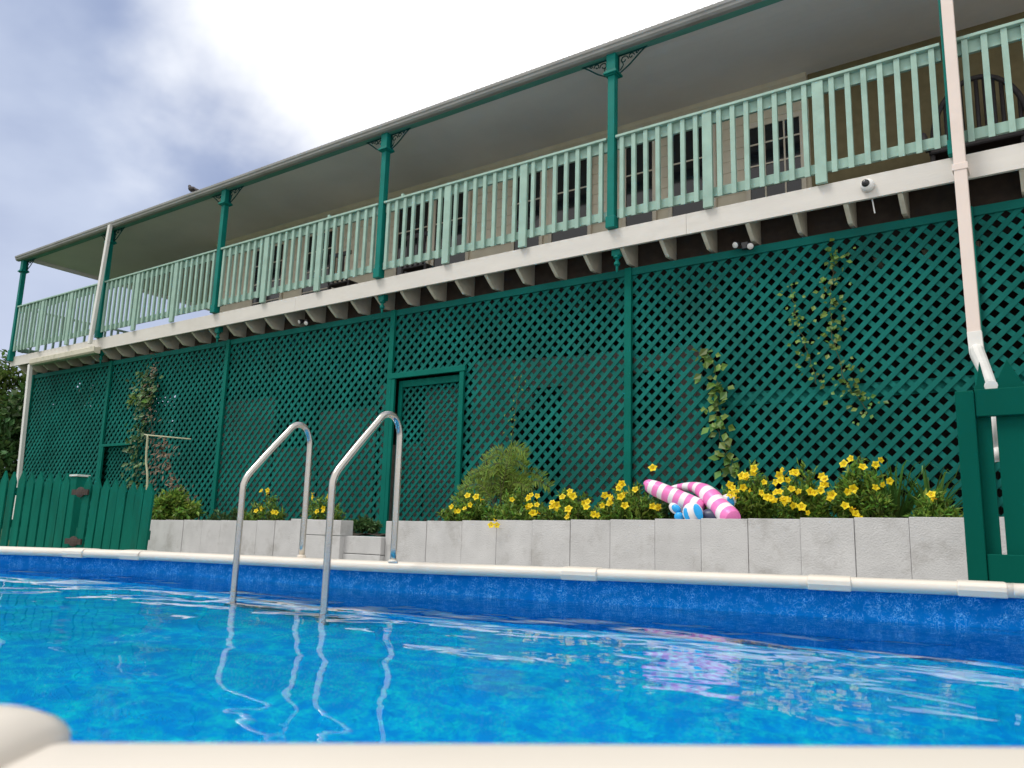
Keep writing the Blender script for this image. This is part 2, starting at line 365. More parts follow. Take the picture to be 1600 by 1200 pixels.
pool = thing('swimming_pool', 'oval blue lined swimming pool with cream top rail', 'swimming pool', (-4, 1, GZ))
mb = MB(); w_in = poff(0.03)
zs = lambda p: rim_z(p.x)-0.03
for i in range(NP):
    a = w_in[i]; b = w_in[(i+1) % NP]
    mb.add([(a.x, a.y, -1.30), (b.x, b.y, -1.30), (b.x, b.y, zs(b)), (a.x, a.y, zs(a))], [(0, 1, 2, 3)])
mb.build('wall_liner', M_LINER, pool, smooth=True)
mb = MB(); mb.add([(p.x, p.y, -1.30) for p in w_in], [tuple(range(NP))])
mb.build('floor_liner', M_FLOOR, pool)
mb = MB(); w_o = poff(0.075)
for i in range(NP):
    a = w_o[i]; b = w_o[(i+1) % NP]
    mb.add([(a.x, a.y, GZ-0.1), (b.x, b.y, GZ-0.1), (b.x, b.y, zs(b)), (a.x, a.y, zs(a))], [(3, 2, 1, 0)])
mb.build('outer_wall', M_RIM, pool, smooth=True)
# top rail: a rounded profile swept round the pool, in sections
PROF = [(-0.004, -0.052), (-0.010, -0.030), (-0.008, -0.014), (0.004, -0.003), (0.022, 0.0), (0.07, 0.001), (0.118, 0.0), (0.136, -0.004), (0.146, -0.016), (0.148, -0.034), (0.140, -0.052)]
def sweep(mb, idx, prof, lift=0.0, grow=0.0):
    n = len(prof); k0 = len(mb.v)
    for i in idx:
        i %= NP; p = POOL[i]; z = rim_z(p.x)
        for (d, h) in prof:
            dd = 0.07+(d-0.07)*(1+grow); q = p+NRM[i]*dd; mb.v.append((q.x, q.y, z+h*(1+grow)+lift))
    for j in range(len(idx)-1):
        for k in range(n):
            a = k0+j*n+k; b = k0+j*n+(k+1) % n
            mb.f.append((a, b, b+n, a+n)); mb.mi.append(0)
    mb.f.append(tuple(k0+k for k in range(n-1, -1, -1))); mb.mi.append(0)
    e = k0+(len(idx)-1)*n; mb.f.append(tuple(e+k for k in range(n))); mb.mi.append(0)
mb = MB(); sweep(mb, list(range(NP))+[0], PROF); mb.build('top_rail', M_RIM, pool, smooth=True)
def nearest(x, y): return min(range(NP), key=lambda i: (POOL[i].x-x)**2+(POOL[i].y-y)**2)
# joint covers (rail caps)
def cap_at(x, y, half=0.085, lift=0.004, grow=0.14):
    i = nearest(x, y); p = POOL[i]; t = Vector((-NRM[i].y, NRM[i].x, 0)); m_ = MB(); z = rim_z(p.x)
    n = len(PROF); k0 = 0
    for s_ in (-half, half):
        for (d, h) in PROF:
            dd = 0.07+(d-0.07)*(1+grow); q = p+t*s_+NRM[i]*dd; m_.v.append((q.x, q.y, z+h*(1+grow)+lift))
    for k in range(n): m_.f.append((k, (k+1) % n, (k+1) % n+n, k+n)); m_.mi.append(0)
    m_.f.append(tuple(range(n-1, -1, -1))); m_.f.append(tuple(range(n, 2*n))); m_.mi += [0, 0]
    return m_.build('rail_cap', M_RIM, pool, bevel=0.004)
for u, v in ((110, 857), (205, 862), (905, 893), (1310, 902), (1512, 905)):
    p = at(u, v, z=-0.17); q = min(POOL, key=lambda w: abs(w.x/w.y-p.x/p.y) if w.y > 2 else 9e9); cap_at(q.x, q.y)
# the big cover in the near left corner
i0 = nearest(-0.578, 0.312); p0 = POOL[i0]; tt = Vector((-NRM[i0].y, NRM[i0].x, 0))
if tt.x > 0: tt = -tt
mb = MB(); zc = rim_z(p0.x)
prof = [(-0.016, -0.06), (-0.022, -0.02), (-0.016, 0.012), (0.002, 0.019), (0.03, 0.0225), (0.12, 0.0225), (0.146, 0.019), (0.166, 0.01), (0.168, -0.06)]
n = len(prof); secs = [(-0.004, 0.10), (0.002, 0.45), (0.010, 0.75), (0.020, 0.92), (0.034, 1.0), (0.055, 1.0), (0.20, 1.0), (0.235, 0.9), (0.25, 0.5)]
for s_, g in secs:
    for d, h in prof:
        q = p0+tt*(s_+0.010)+NRM[i0]*(0.07+(d-0.07)*(0.9+0.1*g)); hh = h if h < 0 else h*g
        mb.v.append((q.x, q.y, zc+hh+0.001))
for j in range(len(secs)-1):
    for k in range(n):
        a = j*n+k; b = j*n+(k+1) % n; mb.f.append((a, b, b+n, a+n)); mb.mi.append(0)
mb.f.append(tuple(range(n-1, -1, -1))); mb.f.append(tuple((len(secs)-1)*n+k for k in range(n))); mb.mi += [0, 0]
mb.build('corner_cover', M_RIM, pool, smooth=True)

# ladder
lad = thing('pool_ladder', 'stainless steel pool ladder hooked over the far top rail', 'pool ladder', (-3.2, 3.1, -0.17))
def rail_path(bx, by, fx, fy):
    z0 = rim_z(bx)
    pts = [(bx, by, z0), (bx, by, 0.20), (bx, by, 0.44)]
    cx = lambda t: (bx+(fx-bx)*t, by+(fy-by)*t)
    for t, z in ((0.015, 0.50), (0.07, 0.548), (0.17, 0.572), (0.29, 0.562), (0.40, 0.515)): pts.append((*cx(t), z))
    for t, z in ((0.60, 0.425), (0.84, 0.312), (0.94, 0.262), (0.985, 0.225), (1.0, 0.18)): pts.append((*cx(t), z))
    pts += [(fx, fy, 0.0), (fx, fy, -0.45), (fx, fy, -1.25)]
    return pts
LB = [at(467, 870, z=-0.171), at(610, 878, z=-0.163)]
RAILS = []
for b in LB:
    by = b.y+0.02; fx, fy = b.x-0.02, by-0.42
    mb = MB(); mb.tube(arc(rail_path(b.x, by, fx, fy), 4), 0.0168, 14); ra = mb.build('handrail', M_STEEL, lad, smooth=True)
    m2 = MB(); m2.lathe([(-0.004, 0.024), (0.010, 0.024), (0.014, 0.018)], (b.x, by, rim_z(b.x)+0.002), 16); m2.build('foot_flange', M_RIM, ra, smooth=True)
    RAILS.append((b.x, by, fx, fy))
for z in (-0.62, -0.90, -1.18):
    mb = MB(); mb.box(RAILS[0][2], RAILS[1][2], RAILS[0][3]-0.03, RAILS[0][3]+0.03, z-0.012, z+0.012); mb.build('ladder_step', M_STEEL, lad, bevel=0.005)

# ---------------------------------------------------------------- the house
YF = 7.5
PX = [-18.13, -14.673, -11.143, -7.515, -3.964, -0.545, 2.95]
PX[5] = at(1478, 40, y=7.49).x
ZB, ZFT, ZFB, ZR = 5.44, 3.326, 3.101, 4.413
house = thing('verandah_house', 'two storey timber house with green balcony and lattice screened base', 'house', (-8, 7.5, GZ))
XL, XR = -18.2, 3.0
# fascia board
mb = MB()
edges = [PX[1]-0.05]+[x for x in (-9.2, -3.1)]+[XR]
for a, b in zip(edges[:-1], edges[1:]): mb.box(a+0.001, b-0.001, YF, YF+0.035, ZFB, ZFT)
mb.build('fascia_board', M_FASCIA, house, bevel=0.003)
mb = MB(); mb.box(XL, PX[1]-0.052, YF+0.02, YF+0.055, ZFB+0.02, ZFT); mb.build('fascia_board', M_FASCIA, house, bevel=0.003)
# deck
mb = MB()
x = XL
for k in range(14):
    mb.box(XL, XR, YF+0.04+0.125*k, YF+0.04+0.125*k+0.118, ZFT-0.045, ZFT-0.006)
mb.box(XL, -13.8, YF+0.04+0.125*14, 12.6, ZFT-0.045, ZFT-0.006)
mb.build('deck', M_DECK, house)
# joists
jx = [at(u, v, y=7.5).x for u, v in ((1240, 335),)][0]
sp = 0.466
k = 0
xs = []
x = jx
while x > XL+0.15: xs.append(x); x -= sp
x = jx+sp
while x < 1.2: xs.append(x); x += sp
for x in xs:
    mb = MB(); w = 0.022
    mb.prism([(YF+0.037, ZFT-0.047), (YF+0.037, ZFB+0.01), (YF+0.045, ZFB-0.008), (YF+0.125, ZFB-0.072), (YF+0.205, ZFB-0.128), (YF+0.213, ZFB-0.13), (9.2, ZFB-0.13), (9.2, ZFT-0.047)], 'x', x-w, x+w)
    mb.build('joist', M_JOIST, house, bevel=0.003)
mb = MB(); mb.box(XL+0.55, XR, 7.90, 7.925, 2.945, ZFT-0.05); mb.build('closing_board', M_DECK, house)
# dark bearer under the joists, just inside the lattice
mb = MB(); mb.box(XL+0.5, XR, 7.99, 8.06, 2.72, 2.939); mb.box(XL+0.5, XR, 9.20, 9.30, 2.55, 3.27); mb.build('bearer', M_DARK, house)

# posts with capital, brackets and pendants
def make_bracket(sgn, x, parent):
    mb = MB(); y = YF+0.01; z0 = ZB-0.245
    h = 0.062*sgn
    P = lambda t, u: (x+h+sgn*t, y, z0+u)
    mb.tube(arc([P(0, 0.0), P(0.06, 0.03), P(0.15, 0.085), P(0.25, 0.165), P(0.33, 0.222), P(0.36, 0.236)], 3), 0.009, 6)
    mb.tube(arc([P(0, 0.225), P(0.2, 0.225), P(0.36, 0.234)], 2), 0.009, 6)
    mb.tube([P(0.004, 0), P(0.004, 0.23)], 0.008, 6)
    for c_, r_ in (((0.07, 0.155), 0.055), ((0.16, 0.178), 0.040), ((0.235, 0.20), 0.022)):
        mb.tube([P(c_[0]+r_*math.cos(a*0.7)*(1-a/12), c_[1]+r_*math.sin(a*0.7)*(1-a/12)) for a in range(10)], 0.007, 5)
    mb.tube(arc([P(0.02, 0.04), P(0.06, 0.10), P(0.03, 0.16)], 3), 0.007, 5)
    mb.build('bracket', M_IRON, parent, smooth=True)
for i, x in enumerate(PX):
    mb = MB(); w = 0.044; y0, y1 = YF-0.055, YF+0.035
    yc = (y0+y1)/2
    zb0 = ZFT if i else ZFT-0.1
    def sq(h0, h1, r): mb.box(x-r, x+r, yc-r, yc+r, h0, h1)
    sq(zb0+0.004, ZFT+0.14, w+0.012); mb.box(x-w, x+w, yc-w, yc+w, ZFT+0.14, ZB-0.255)
    sq(ZB-0.205, ZB+0.02, w+0.014)
    for z0, z1, r in ((ZB-0.275, ZB-0.26, 0.066), (ZB-0.26, ZB-0.235, 0.085), (ZB-0.235, ZB-0.220, 0.076), (ZB-0.220, ZB-0.205, 0.066)): sq(z0, z1, r)
    po = mb.build('post', M_POST, house, bevel=0.006)
    if i > 0: make_bracket(-1, x, po)
    if i < 6: make_bracket(1, x, po)
    if i in (1, 2, 3, 4):
        m2 = MB(); c = (x+0.02, YF+0.075, ZFB)
        m2.box(x-0.030, x+0.070, YF+0.04, YF+0.125, ZFB-0.065, ZFB+0.02)
        m2.lathe([(-0.065, 0.036), (-0.085, 0.045), (-0.10, 0.022), (-0.125, 0.018), (-0.14, 0.032), (-0.165, 0.034), (-0.185, 0.014), (-0.21, 0.016), (-0.235, 0.011), (-0.255, 0.003)], c, 12)
        m2.build('pendant', M_POST, po, smooth=False)

# balustrade: three panels to a bay with broad boards between them
def make_railing(a, b, nsec):
    wide = 0.112; pw = (PX[1]-PX[0]-0.116-2*wide)/3 if nsec < 3 else (b-a-2*wide)/3
    if nsec < 3: b = a+pw+0.02
    mb = MB(); mb.box(a, b, YF-0.056, YF+0.034, ZR-0.030, ZR); ra = mb.build('railing', M_RAIL, house, bevel=0.004)
    mb = MB(); mb.box(a, b, YF-0.004, YF+0.030, ZR-0.150, ZR-0.031); mb.build('upper_rail', M_RAIL, ra, bevel=0.003)
    mb = MB(); mb.box(a, b, YF-0.004, YF+0.030, 3.448, 3.548); mb.build('lower_rail', M_RAIL, ra, bevel=0.003)
    for s_ in range(nsec):
        x0 = a+s_*(pw+wide); gap = pw/7
        for k in range(7):
            x = x0+gap*(k+0.5); m2 = MB(); w = 0.0245; dz = random.uniform(-0.006, 0.006); lean = random.uniform(-0.005, 0.005); z0 = 3.418+dz
            m2.add([(x-w+lean, YF-0.042, z0), (x+w+lean, YF-0.042, z0), (x+w+lean, YF-0.0045, z0+0.016), (x-w+lean, YF-0.0045, z0+0.016),
                    (x-w, YF-0.042, ZR-0.031), (x+w, YF-0.042, ZR-0.031), (x+w, YF-0.0045, ZR-0.031), (x-w, YF-0.0045, ZR-0.031)],
                   [(0,3,2,1),(4,5,6,7),(0,1,5,4),(1,2,6,5),(2,3,7,6),(3,0,4,7)])
            m2.build('baluster', M_RAIL, ra, bevel=0.002)
        if s_ < nsec-1:
            m2 = MB(); x1 = x0+pw; m2.box(x1+0.004, x1+wide-0.004, YF-0.046, YF-0.005, ZFT+0.004, ZR-0.031); m2.build('railing_board', M_RAIL, ra, bevel=0.003)
random.seed(5)
for bi in range(6): make_railing(PX[bi]+0.058, PX[bi+1]-0.058, 3 if bi < 5 else 1)
# small finials that stand above the rail
for u, v in ((516, 335), (631, 300)):
    p = at(u, v, y=YF); m2 = MB(); m2.box(p.x-0.02, p.x+0.02, YF-0.03, YF+0.01, ZR, ZR+0.05); m2.build('rail_peg', M_RAIL, house, bevel=0.003)
# side balustrade at the far end of the verandah
for s_ in range(4):
    mb = MB(); ya = YF+0.1+s_*1.25; yb = ya+1.2; x = PX[0]
    mb.box(x-0.03, x+0.04, ya, yb, ZR-0.036, ZR); mb.box(x-0.015, x+0.015, ya, yb, 3.452, 3.548)
    ra = mb.build('side_railing', M_RAIL, house, bevel=0.003)
    for k in range(8):
        m2 = MB(); yy = ya+0.075+k*0.15; m2.box(x+0.016, x+0.05, yy-0.022, yy+0.022, 3.44, ZR-0.037); m2.build('baluster', M_RAIL, ra)

# beam, gutter, ceiling, roof
mb = MB(); mb.box(XL, XR, YF-0.045, YF+0.045, ZB-0.012, ZB+0.030); mb.build('beam_moulding', M_BEAM, house, bevel=0.006)
mb = MB(); mb.box(XL, XR, YF-0.022, YF+0.035, ZB+0.031, ZB+0.15); mb.build('verandah_beam', M_POST, house, bevel=0.004)
ZG0 = ZB-0.012; GY = YF-0.15
mb = MB()
gp = [(YF-0.0235, ZG0+0.085), (YF-0.0235, ZG0+0.022), (YF-0.055, ZG0+0.004), (GY+0.045, ZG0+0.004), (GY+0.018, ZG0+0.026), (GY+0.014, ZG0+0.052), (GY, ZG0+0.066), (GY-0.004, ZG0+0.098), (GY+0.010, ZG0+0.104), (GY+0.016, ZG0+0.088)]
mb.prism(gp, 'x', XL-0.10, XR)
mb.build('roof_gutter', M_GUTTER, house, smooth=False)
mb = MB(); n_ = 150; xs_ = np.linspace(XL-0.08, XR, n_*6+1)
y0, z0, y1, z1 = GY+0.02, ZG0+0.115, 12.5, ZG0+1.35
for x in xs_:
    c = 0.008*math.cos(2*math.pi*x/0.076)
    mb.v += [(x, y0, z0+c), (x, y1, z1+c), (x, y0, z0+c-0.006), (x, y1, z1+c-0.006)]
for i in range(len(xs_)-1):
    a = 4*i; mb.f += [(a, a+4, a+5, a+1), (a+2, a+3, a+7, a+6), (a, a+2, a+6, a+4)]; mb.mi += [0]*3
mb.build('roof', M_ROOF, house)
mb = MB()
for k in range(48):
    ya = YF+0.05+0.115*k
    if ya > 12.4: break
    mb.box(XL, XR, ya, ya+0.1135, ZB+0.10, ZB+0.118)
mb.build('ceiling', M_CEIL, house)
mb = MB(); mb.box(XL-0.02, XL+0.02, YF+0.05, 12.5, ZB+0.03, ZB+0.12); mb.build('ceiling_edge', M_CEIL, house)
# house wall of weatherboards
YWL = 9.25
mb = MB(); zc = ZFT-0.006
k = 0
while zc < ZB+0.10:
    mb.prism([(YWL, zc), (YWL-0.013, zc), (YWL-0.006, zc+0.149), (YWL, zc+0.149)], 'x', -13.8, -2.25); zc += 0.15
mb.build('weatherboard_wall', M_WALL, house)
mb = MB(); mb.box(-13.8, XR, YWL+0.002, 12.4, ZFT-0.006, ZB+0.10); mb.build('house_wall', M_WALL, house)
mb = MB(); mb.prism([(YWL-0.02, ZB+0.099), (YWL-0.10, ZB+0.099), (YWL-0.085, ZB+0.05), (YWL-0.03, ZB+0.0), (YWL-0.02, ZB-0.03)], 'x', -13.8, -2.25); mb.build('cornice', M_WALL, house)
mb = MB(); mb.box(-2.24, XR, YWL-0.03, YWL+0.001, ZFT-0.005, ZB+0.10); mb.build('screen_wall', M_OLIVE, house)
# french doors and windows
def window(x0, x1, z0, z1, nx, nz, mid=0.02):
    mb = MB(); t = 0.055; y0, y1 = YWL-0.05, YWL-0.019
    mb.box(x0, x0+t, y0, y1, z0, z1); mb.box(x1-t, x1, y0, y1, z0, z1)
    mb.box(x0+t, x1-t, y0, y1, z1-t, z1); mb.box(x0+t, x1-t, y0, y1, z0, z0+t*1.6)
    for i in range(1, nx): xx = x0+(x1-x0)*i/nx; mb.box(xx-mid/2, xx+mid/2, y0+0.006, y1, z0+t*1.6, z1-t)
    for i in range(1, nz): zz = z0+(z1-z0)*i/nz; mb.box(x0+t, x1-t, y0+0.008, y1, zz-mid/2, zz+mid/2)
    fr = mb.build('window', M_TRIM, house, bevel=0.003)
    m2 = MB(); m2.box(x0+t*0.5, x1-t*0.5, YWL-0.032, YWL-0.022, z0+t*0.6, z1-t*0.6); m2.build('pane', M_GLASS, fr)
for x0, x1, nx in ((-8.9, -8.15, 1), (-8.10, -7.35, 1), (-6.55, -6.0, 1), (-5.90, -5.20, 1), (-4.72, -4.22, 1), (-4.05, -3.40, 1)):
    window(x0, x1, ZFT+0.06, ZFT+1.95, nx, 4)
window(-3.02, -2.30, ZFT+0.06, ZFT+1.75, 3, 6)
window(-12.6, -11.7, ZFT+0.06, ZFT+1.9, 2, 5); window(-11.2, -10.3, ZFT+0.06, ZFT+1.9, 2, 5)

# ------------------------------------------------ lattice
YL = 7.78; LX = [-17.62]+[x+0.07 for x in PX[1:5]]+[-0.575, 3.0]; ZLT = 2.93
def lattice(mb, x0, x1, z0, z1, y=YL, sp=0.1025, w=0.0445):
    st = sp*math.sqrt(2)
    for sgn, yy in ((1, y), (-1, y+0.0095)):
        # lines x*sgn... : z = sgn*x + c
        cs = [z-sgn*x for x in (x0, x1) for z in (z0, z1)]
        c = math.ceil(min(cs)/st)*st
        while c < max(cs):
            pts = []
            xa, xb = x0, x1
            if sgn > 0: xa = max(x0, z0-c); xb = min(x1, z1-c)
            else: xa = max(x0, c-z1); xb = min(x1, c-z0)
            if xb-xa > 0.03:
                j = random.uniform(-0.002, 0.002)
                mb.bar((xa, yy+j*0.2, sgn*xa+c+j), (xb, yy+j*0.2, sgn*xb+c-j), w, 0.008, (0, 1, 0))
            c += st
random.seed(2)
D0, D1, DZ = -7.40, -6.22, 1.975        # lattice door
E0, E1, EZ = -14.56, -13.45, 1.32       # low hatch
for i in range(6):
    x0, x1 = LX[i], LX[i+1]; mb = MB()
    zb = GZ+0.02 if i < 1 else -0.25
    if i == 3: lattice(mb, x0, x1, DZ+0.04, ZLT); lattice(mb, D1+0.03, x1, zb, DZ+0.04)
    elif i == 1: lattice(mb, x0, x1, EZ+0.03, ZLT); lattice(mb, E1+0.02, x1, zb, EZ+0.03)
    else: lattice(mb, x0, x1, zb, ZLT)
    mb.build('lattice_panel', M_LAT, house)
    mb = MB(); mb.box(x0+0.04, x1-0.04, YL-0.022, YL-0.005, ZLT-0.075, ZLT+0.008); mb.build('lattice_top_board', M_LAT, house, bevel=0.003)
for i, x in enumerate(LX[:6]):
    mb = MB(); w = 0.042 if i else 0.035; mb.box(x-w, x+w, YL-0.045, YL-0.006, GZ, ZLT+0.01); mb.build('lattice_post', M_LATPOST, house, bevel=0.004)
mb = MB()
mb.box(D0-0.02, D0+0.055, YL-0.042, YL-0.0055, GZ, DZ+0.0); mb.box(D1-0.02, D1+0.05, YL-0.042, YL-0.0055, GZ, DZ); mb.box(D0-0.04, D1+0.07, YL-0.050, YL-0.0055, DZ+0.001, DZ+0.075)
mb.build('door_frame', M_LATPOST, house, bevel=0.004)
mb = MB(); lattice(mb, D0+0.09, D1-0.06, -0.3, DZ-0.10, YL+0.075, 0.085, 0.034); dl_ = mb.build('lattice_door', M_LAT, house)
mb = MB(); mb.box(D0+0.056, D0+0.12, YL+0.045, YL+0.073, -0.38, DZ-0.02); mb.box(D1-0.09, D1-0.021, YL+0.045, YL+0.073, -0.38, DZ-0.02); mb.box(D0+0.121, D1-0.091, YL+0.045, YL+0.073, DZ-0.11, DZ-0.02); mb.build('door_stile', M_LATPOST, dl_, bevel=0.003)
mb = MB(); mb.box(E0-0.02, E0+0.05, YL-0.042, YL-0.0055, GZ, EZ); mb.box(E1-0.02, E1+0.04, YL-0.042, YL-0.0055, GZ, EZ); mb.box(E0-0.03, E1+0.05, YL-0.046, YL-0.0055, EZ+0.001, EZ+0.05); mb.build('hatch_frame', M_LATPOST, house, bevel=0.004)
mb = MB(); lattice(mb, E0+0.05, E1-0.02, -0.3, EZ, YL+0.06, 0.085, 0.034); mb.build('lattice_hatch', M_LAT, house)
# horizontal board behind the right hand lattice
mb = MB(); p0 = at(1085, 628, y=7.83); p1 = at(1505, 598, y=7.83); mb.box(p0.x, 2.9, 7.825, 7.85, p1.z-0.07, p1.z+0.06); mb.build('mid_board', M_LAT, house)
mb = MB()
for sg in (1, -1):
    c = -6.0
    while c < 14:
        ya, yb = 7.80, 11.0
        if sg > 0: ya = max(ya, GZ-c+8); yb = min(yb, 3.2-c+8)
        c_ = c
        za, zb_ = sg*(ya-8)+c_, sg*(yb-8)+c_
        if sg < 0:
            ya = max(7.80, 8-(3.2-c_)); yb = min(11.0, 8-(GZ-c_)); za, zb_ = -(ya-8)+c_, -(yb-8)+c_
        if yb-ya > 0.05: mb.bar((-17.60+0.01*sg, ya, za), (-17.60+0.01*sg, yb, zb_), 0.044, 0.008, (1, 0, 0))
        c += 0.145
mb.build('side_lattice', M_LAT, house)
# the space under the house
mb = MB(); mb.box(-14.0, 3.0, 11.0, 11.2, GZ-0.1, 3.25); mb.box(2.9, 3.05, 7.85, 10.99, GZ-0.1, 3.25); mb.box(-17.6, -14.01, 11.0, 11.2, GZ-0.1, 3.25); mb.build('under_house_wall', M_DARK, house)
def grey(u0, u1, v0, v1, y=7.90):
    a = at(u0, v0, y=y); b = at(u1, v0, y=y); z = at((u0+u1)/2, v0, y=y).z; z1 = max(at((u0+u1)/2, v1, y=y).z, GZ) if v1 < 820 else -0.4
    mb.box(a.x, b.x, y, y+0.05, z1, z)
mb = MB()
grey(612, 665, 694, 830, 7.91); grey(665.5, 722, 606, 830, 7.91)
grey(742, 800, 560, 830); grey(800.5, 880, 560, 606); grey(800.5, 832, 606.5, 640); grey(880.5, 978, 552, 830)
grey(990, 1054, 553, 580); grey(1054.5, 1094, 540, 830); grey(990, 1054, 668, 830); 
grey(500, 596, 640, 830); grey(352, 430, 625, 830); grey(430.5, 499.5, 700, 830); grey(600-8, 611, 600, 830)
mb.build('under_house_board', M_UNDER, house)

# downpipes and the lower gutter
def pipe(path, w, d, m, name='downpipe', parent=None):
    mb = MB(); path = [Vector(p) for p in path]
    for a, b in zip(path[:-1], path[1:]): mb.bar(a, b, w, d, (0, 1, 0))
    return mb.build(name, m, parent or house, bevel=0.006)
x = -0.578; yP = 7.37
dp = pipe([(x, yP, ZG0+0.03), (x+0.004, yP, 3.15)], 0.094, 0.062, M_PIPE)
pipe([(x+0.004, yP, 3.148), (x+0.012, yP, 1.70)], 0.098, 0.066, M_PIPE, 'pipe_length', dp)
mb = MB()
for z in (3.16, ): mb.box(x-0.056, x+0.064, yP-0.038, yP+0.13, z-0.03, z+0.03)
mb.build('pipe_bracket', M_PIPE, dp, bevel=0.004)
a = Vector((x+0.014, yP, 1.698)); sp_pts = [a, at(1535, 560, y=7.36), at(1550, 604, y=7.38)]
mb = MB(); mb.bar(a+Vector((0, 0, 0.02)), a+Vector((0.006, 0, -0.17)), 0.106, 0.072); e = at(1549, 602, y=4.67); mb.tube([a+Vector((0.006, 0.0, -0.13)), (a+Vector((0.006, 0, -0.155))).lerp(e, 0.12), (a+Vector((0.006, 0, -0.155))).lerp(e, 0.6), e], [0.052, 0.056, 0.040, 0.026], 12); mb.tube([e+Vector((-0.01, 0.05, 0.0)), e+Vector((0.0, -0.005, -0.004))], [0.030, 0.032], 12)
mb.build('pipe_outlet', M_PIPEW, dp, bevel=0.004)
mb = MB(); a = at(1549, 630, y=5.05); b = at(1556, 700, y=5.05); mb.tube([a, b], 0.020, 10); mb.tube([b, b+Vector((0.012, 0, -0.07))], [0.03, 0.034], 10); mb.build('pipe_tail', M_PIPEW, dp, smooth=True)
x = PX[1]-0.02
p_t = at(171, 356, y=7.36); p_b = at(140, 540, y=7.36)
d2 = pipe([(p_t.x+0.02, 7.36, ZG0+0.04), (p_b.x, 7.36, ZFT-0.13)], 0.078, 0.06, M_PIPEW)
mb = MB(); gx0 = at(50, 563, y=7.4).x; gx1 = at(148, 543, y=7.4).x; zz = 3.02
gp2 = [(YF-0.005, zz+0.13), (YF-0.005, zz), (YF-0.10, zz), (YF-0.125, zz+0.03), (YF-0.13, zz+0.115), (YF-0.12, zz+0.125), (YF-0.112, zz+0.105)]
mb.prism(gp2, 'x', gx0-0.05, gx1+0.03); mb.build('lower_gutter', mat('stained cream gutter', (0.66, 0.62, 0.50), 0.5, 0.06, 3, dirt=(0.24, 0.24, 0.13), dirt_amt=0.7), house)
pt, pb = at(48, 567, y=7.42), at(32, 748, y=7.42)
pipe([(pt.x, 7.42, 3.04), (pb.x, 7.42, -0.1)], 0.085, 0.07, M_PIPEW)

# things fixed to the house
p = at(1355, 289, y=YF-0.03)
sc = thing('security_camera', 'white dome security camera with dark lens on the cream fascia', 'security camera', (p.x, YF, p.z))
mb = MB(); mb.tube([(p.x, YF-0.002, p.z), (p.x, YF-0.035, p.z), (p.x, YF-0.055, p.z), (p.x, YF-0.06, p.z)], [0.062, 0.060, 0.05, 0.03], 20); mb.build('housing', M_CAMW, sc, smooth=True)
mb = MB(); mb.ball((p.x-0.008, YF-0.058, p.z+0.008), 0.036, 16); mb.build('lens_dome', M_CAMB, sc, smooth=True)
pw = at(1371, 345, y=YF+0.06)
mb = MB(); mb.tube([(p.x+0.02, YF+0.05, ZFB+0.02), (p.x+0.035, YF+0.06, ZFB-0.13)], 0.006, 6); mb.build('cable', M_CAMW, sc)
def flood(u, v, label):
    p = at(u, v, y=7.70); t = thing('floodlight', label, 'floodlight', tuple(p), 'small twin floodlights under the balcony')
    mb = MB(); mb.box(p.x-0.035, p.x+0.035, 7.700, 7.755, p.z-0.035, p.z+0.035); mb.build('mount', M_CAMB, t, bevel=0.004)
    for s_ in (-1, 1):
        mb = MB(); c = Vector((p.x+s_*0.07, 7.675, p.z-0.01-0.02*s_)); d = Vector((s_*0.3, -1, -0.5)).normalized()
        mb.tube([c+d*-0.05, c+d*-0.02, c+d*0.025, c+d*0.03], [0.018, 0.030, 0.040, 0.036], 14); lh = mb.build('lamp_head', M_CAMB, t, smooth=True)
        mb = MB(); mb.tube([c+d*0.029, c+d*0.036], [0.033, 0.028], 14); mb.build('lens', M_CAMW, lh, smooth=True)
flood(1163, 383, 'dark twin floodlight with white lenses under the balcony near the right')
flood(477, 503, 'dark twin floodlight under the balcony above the pool ladder')

# bird on the roof edge
p = at(300, 293, y=GY+0.05)
bz = ZG0+0.115
bird = thing('bird', 'small dark bird perched on the gutter edge of the roof', 'bird', (p.x, GY+0.06, bz))
mb = MB(); bx, by = p.x, GY+0.06
path = [(0.19, 0, 0.045), (0.13, 0, 0.055), (0.08, 0, 0.07), (0.03, 0, 0.088), (-0.02, 0, 0.105), (-0.055, 0, 0.125), (-0.075, 0, 0.150), (-0.088, 0, 0.170), (-0.104, 0, 0.183), (-0.118, 0, 0.186)]
rad = [0.010, 0.020, 0.034, 0.048, 0.050, 0.042, 0.030, 0.027, 0.022, 0.010]
mb.tube(arc([(bx+a, by+b, bz+c-0.012) for a, b, c in path], 3), list(np.interp(np.linspace(0, 9, 28), range(10), rad)), 12); mb.build('body', M_BIRD, bird, smooth=True)
mb = MB(); mb.tube([(bx-0.116, by, bz+0.174), (bx-0.145, by, bz+0.168)], [0.007, 0.001], 8); mb.build('beak', M_BEAK, bird, smooth=True)
for s_ in (-1, 1):
    mb = MB(); mb.tube([(bx-0.005, by+s_*0.018, bz+0.055), (bx, by+s_*0.018, bz-0.004)], 0.004, 6)
    for a in (-0.02, 0, 0.02): mb.tube([(bx, by+s_*0.018, bz), (bx-0.025, by+s_*0.018+a, bz-0.002)], 0.003, 5)
    mb.build('leg', M_BEAK, bird)
    mb = MB(); mb.ball((bx+0.03, by+s_*0.042, bz+0.085), 0.05, 12, sc=(1.7, 0.25, 0.6), rot=Matrix.Rotation(R(-18)*-1, 3, 'Y')); mb.build('wing', M_BIRD, bird, smooth=True)

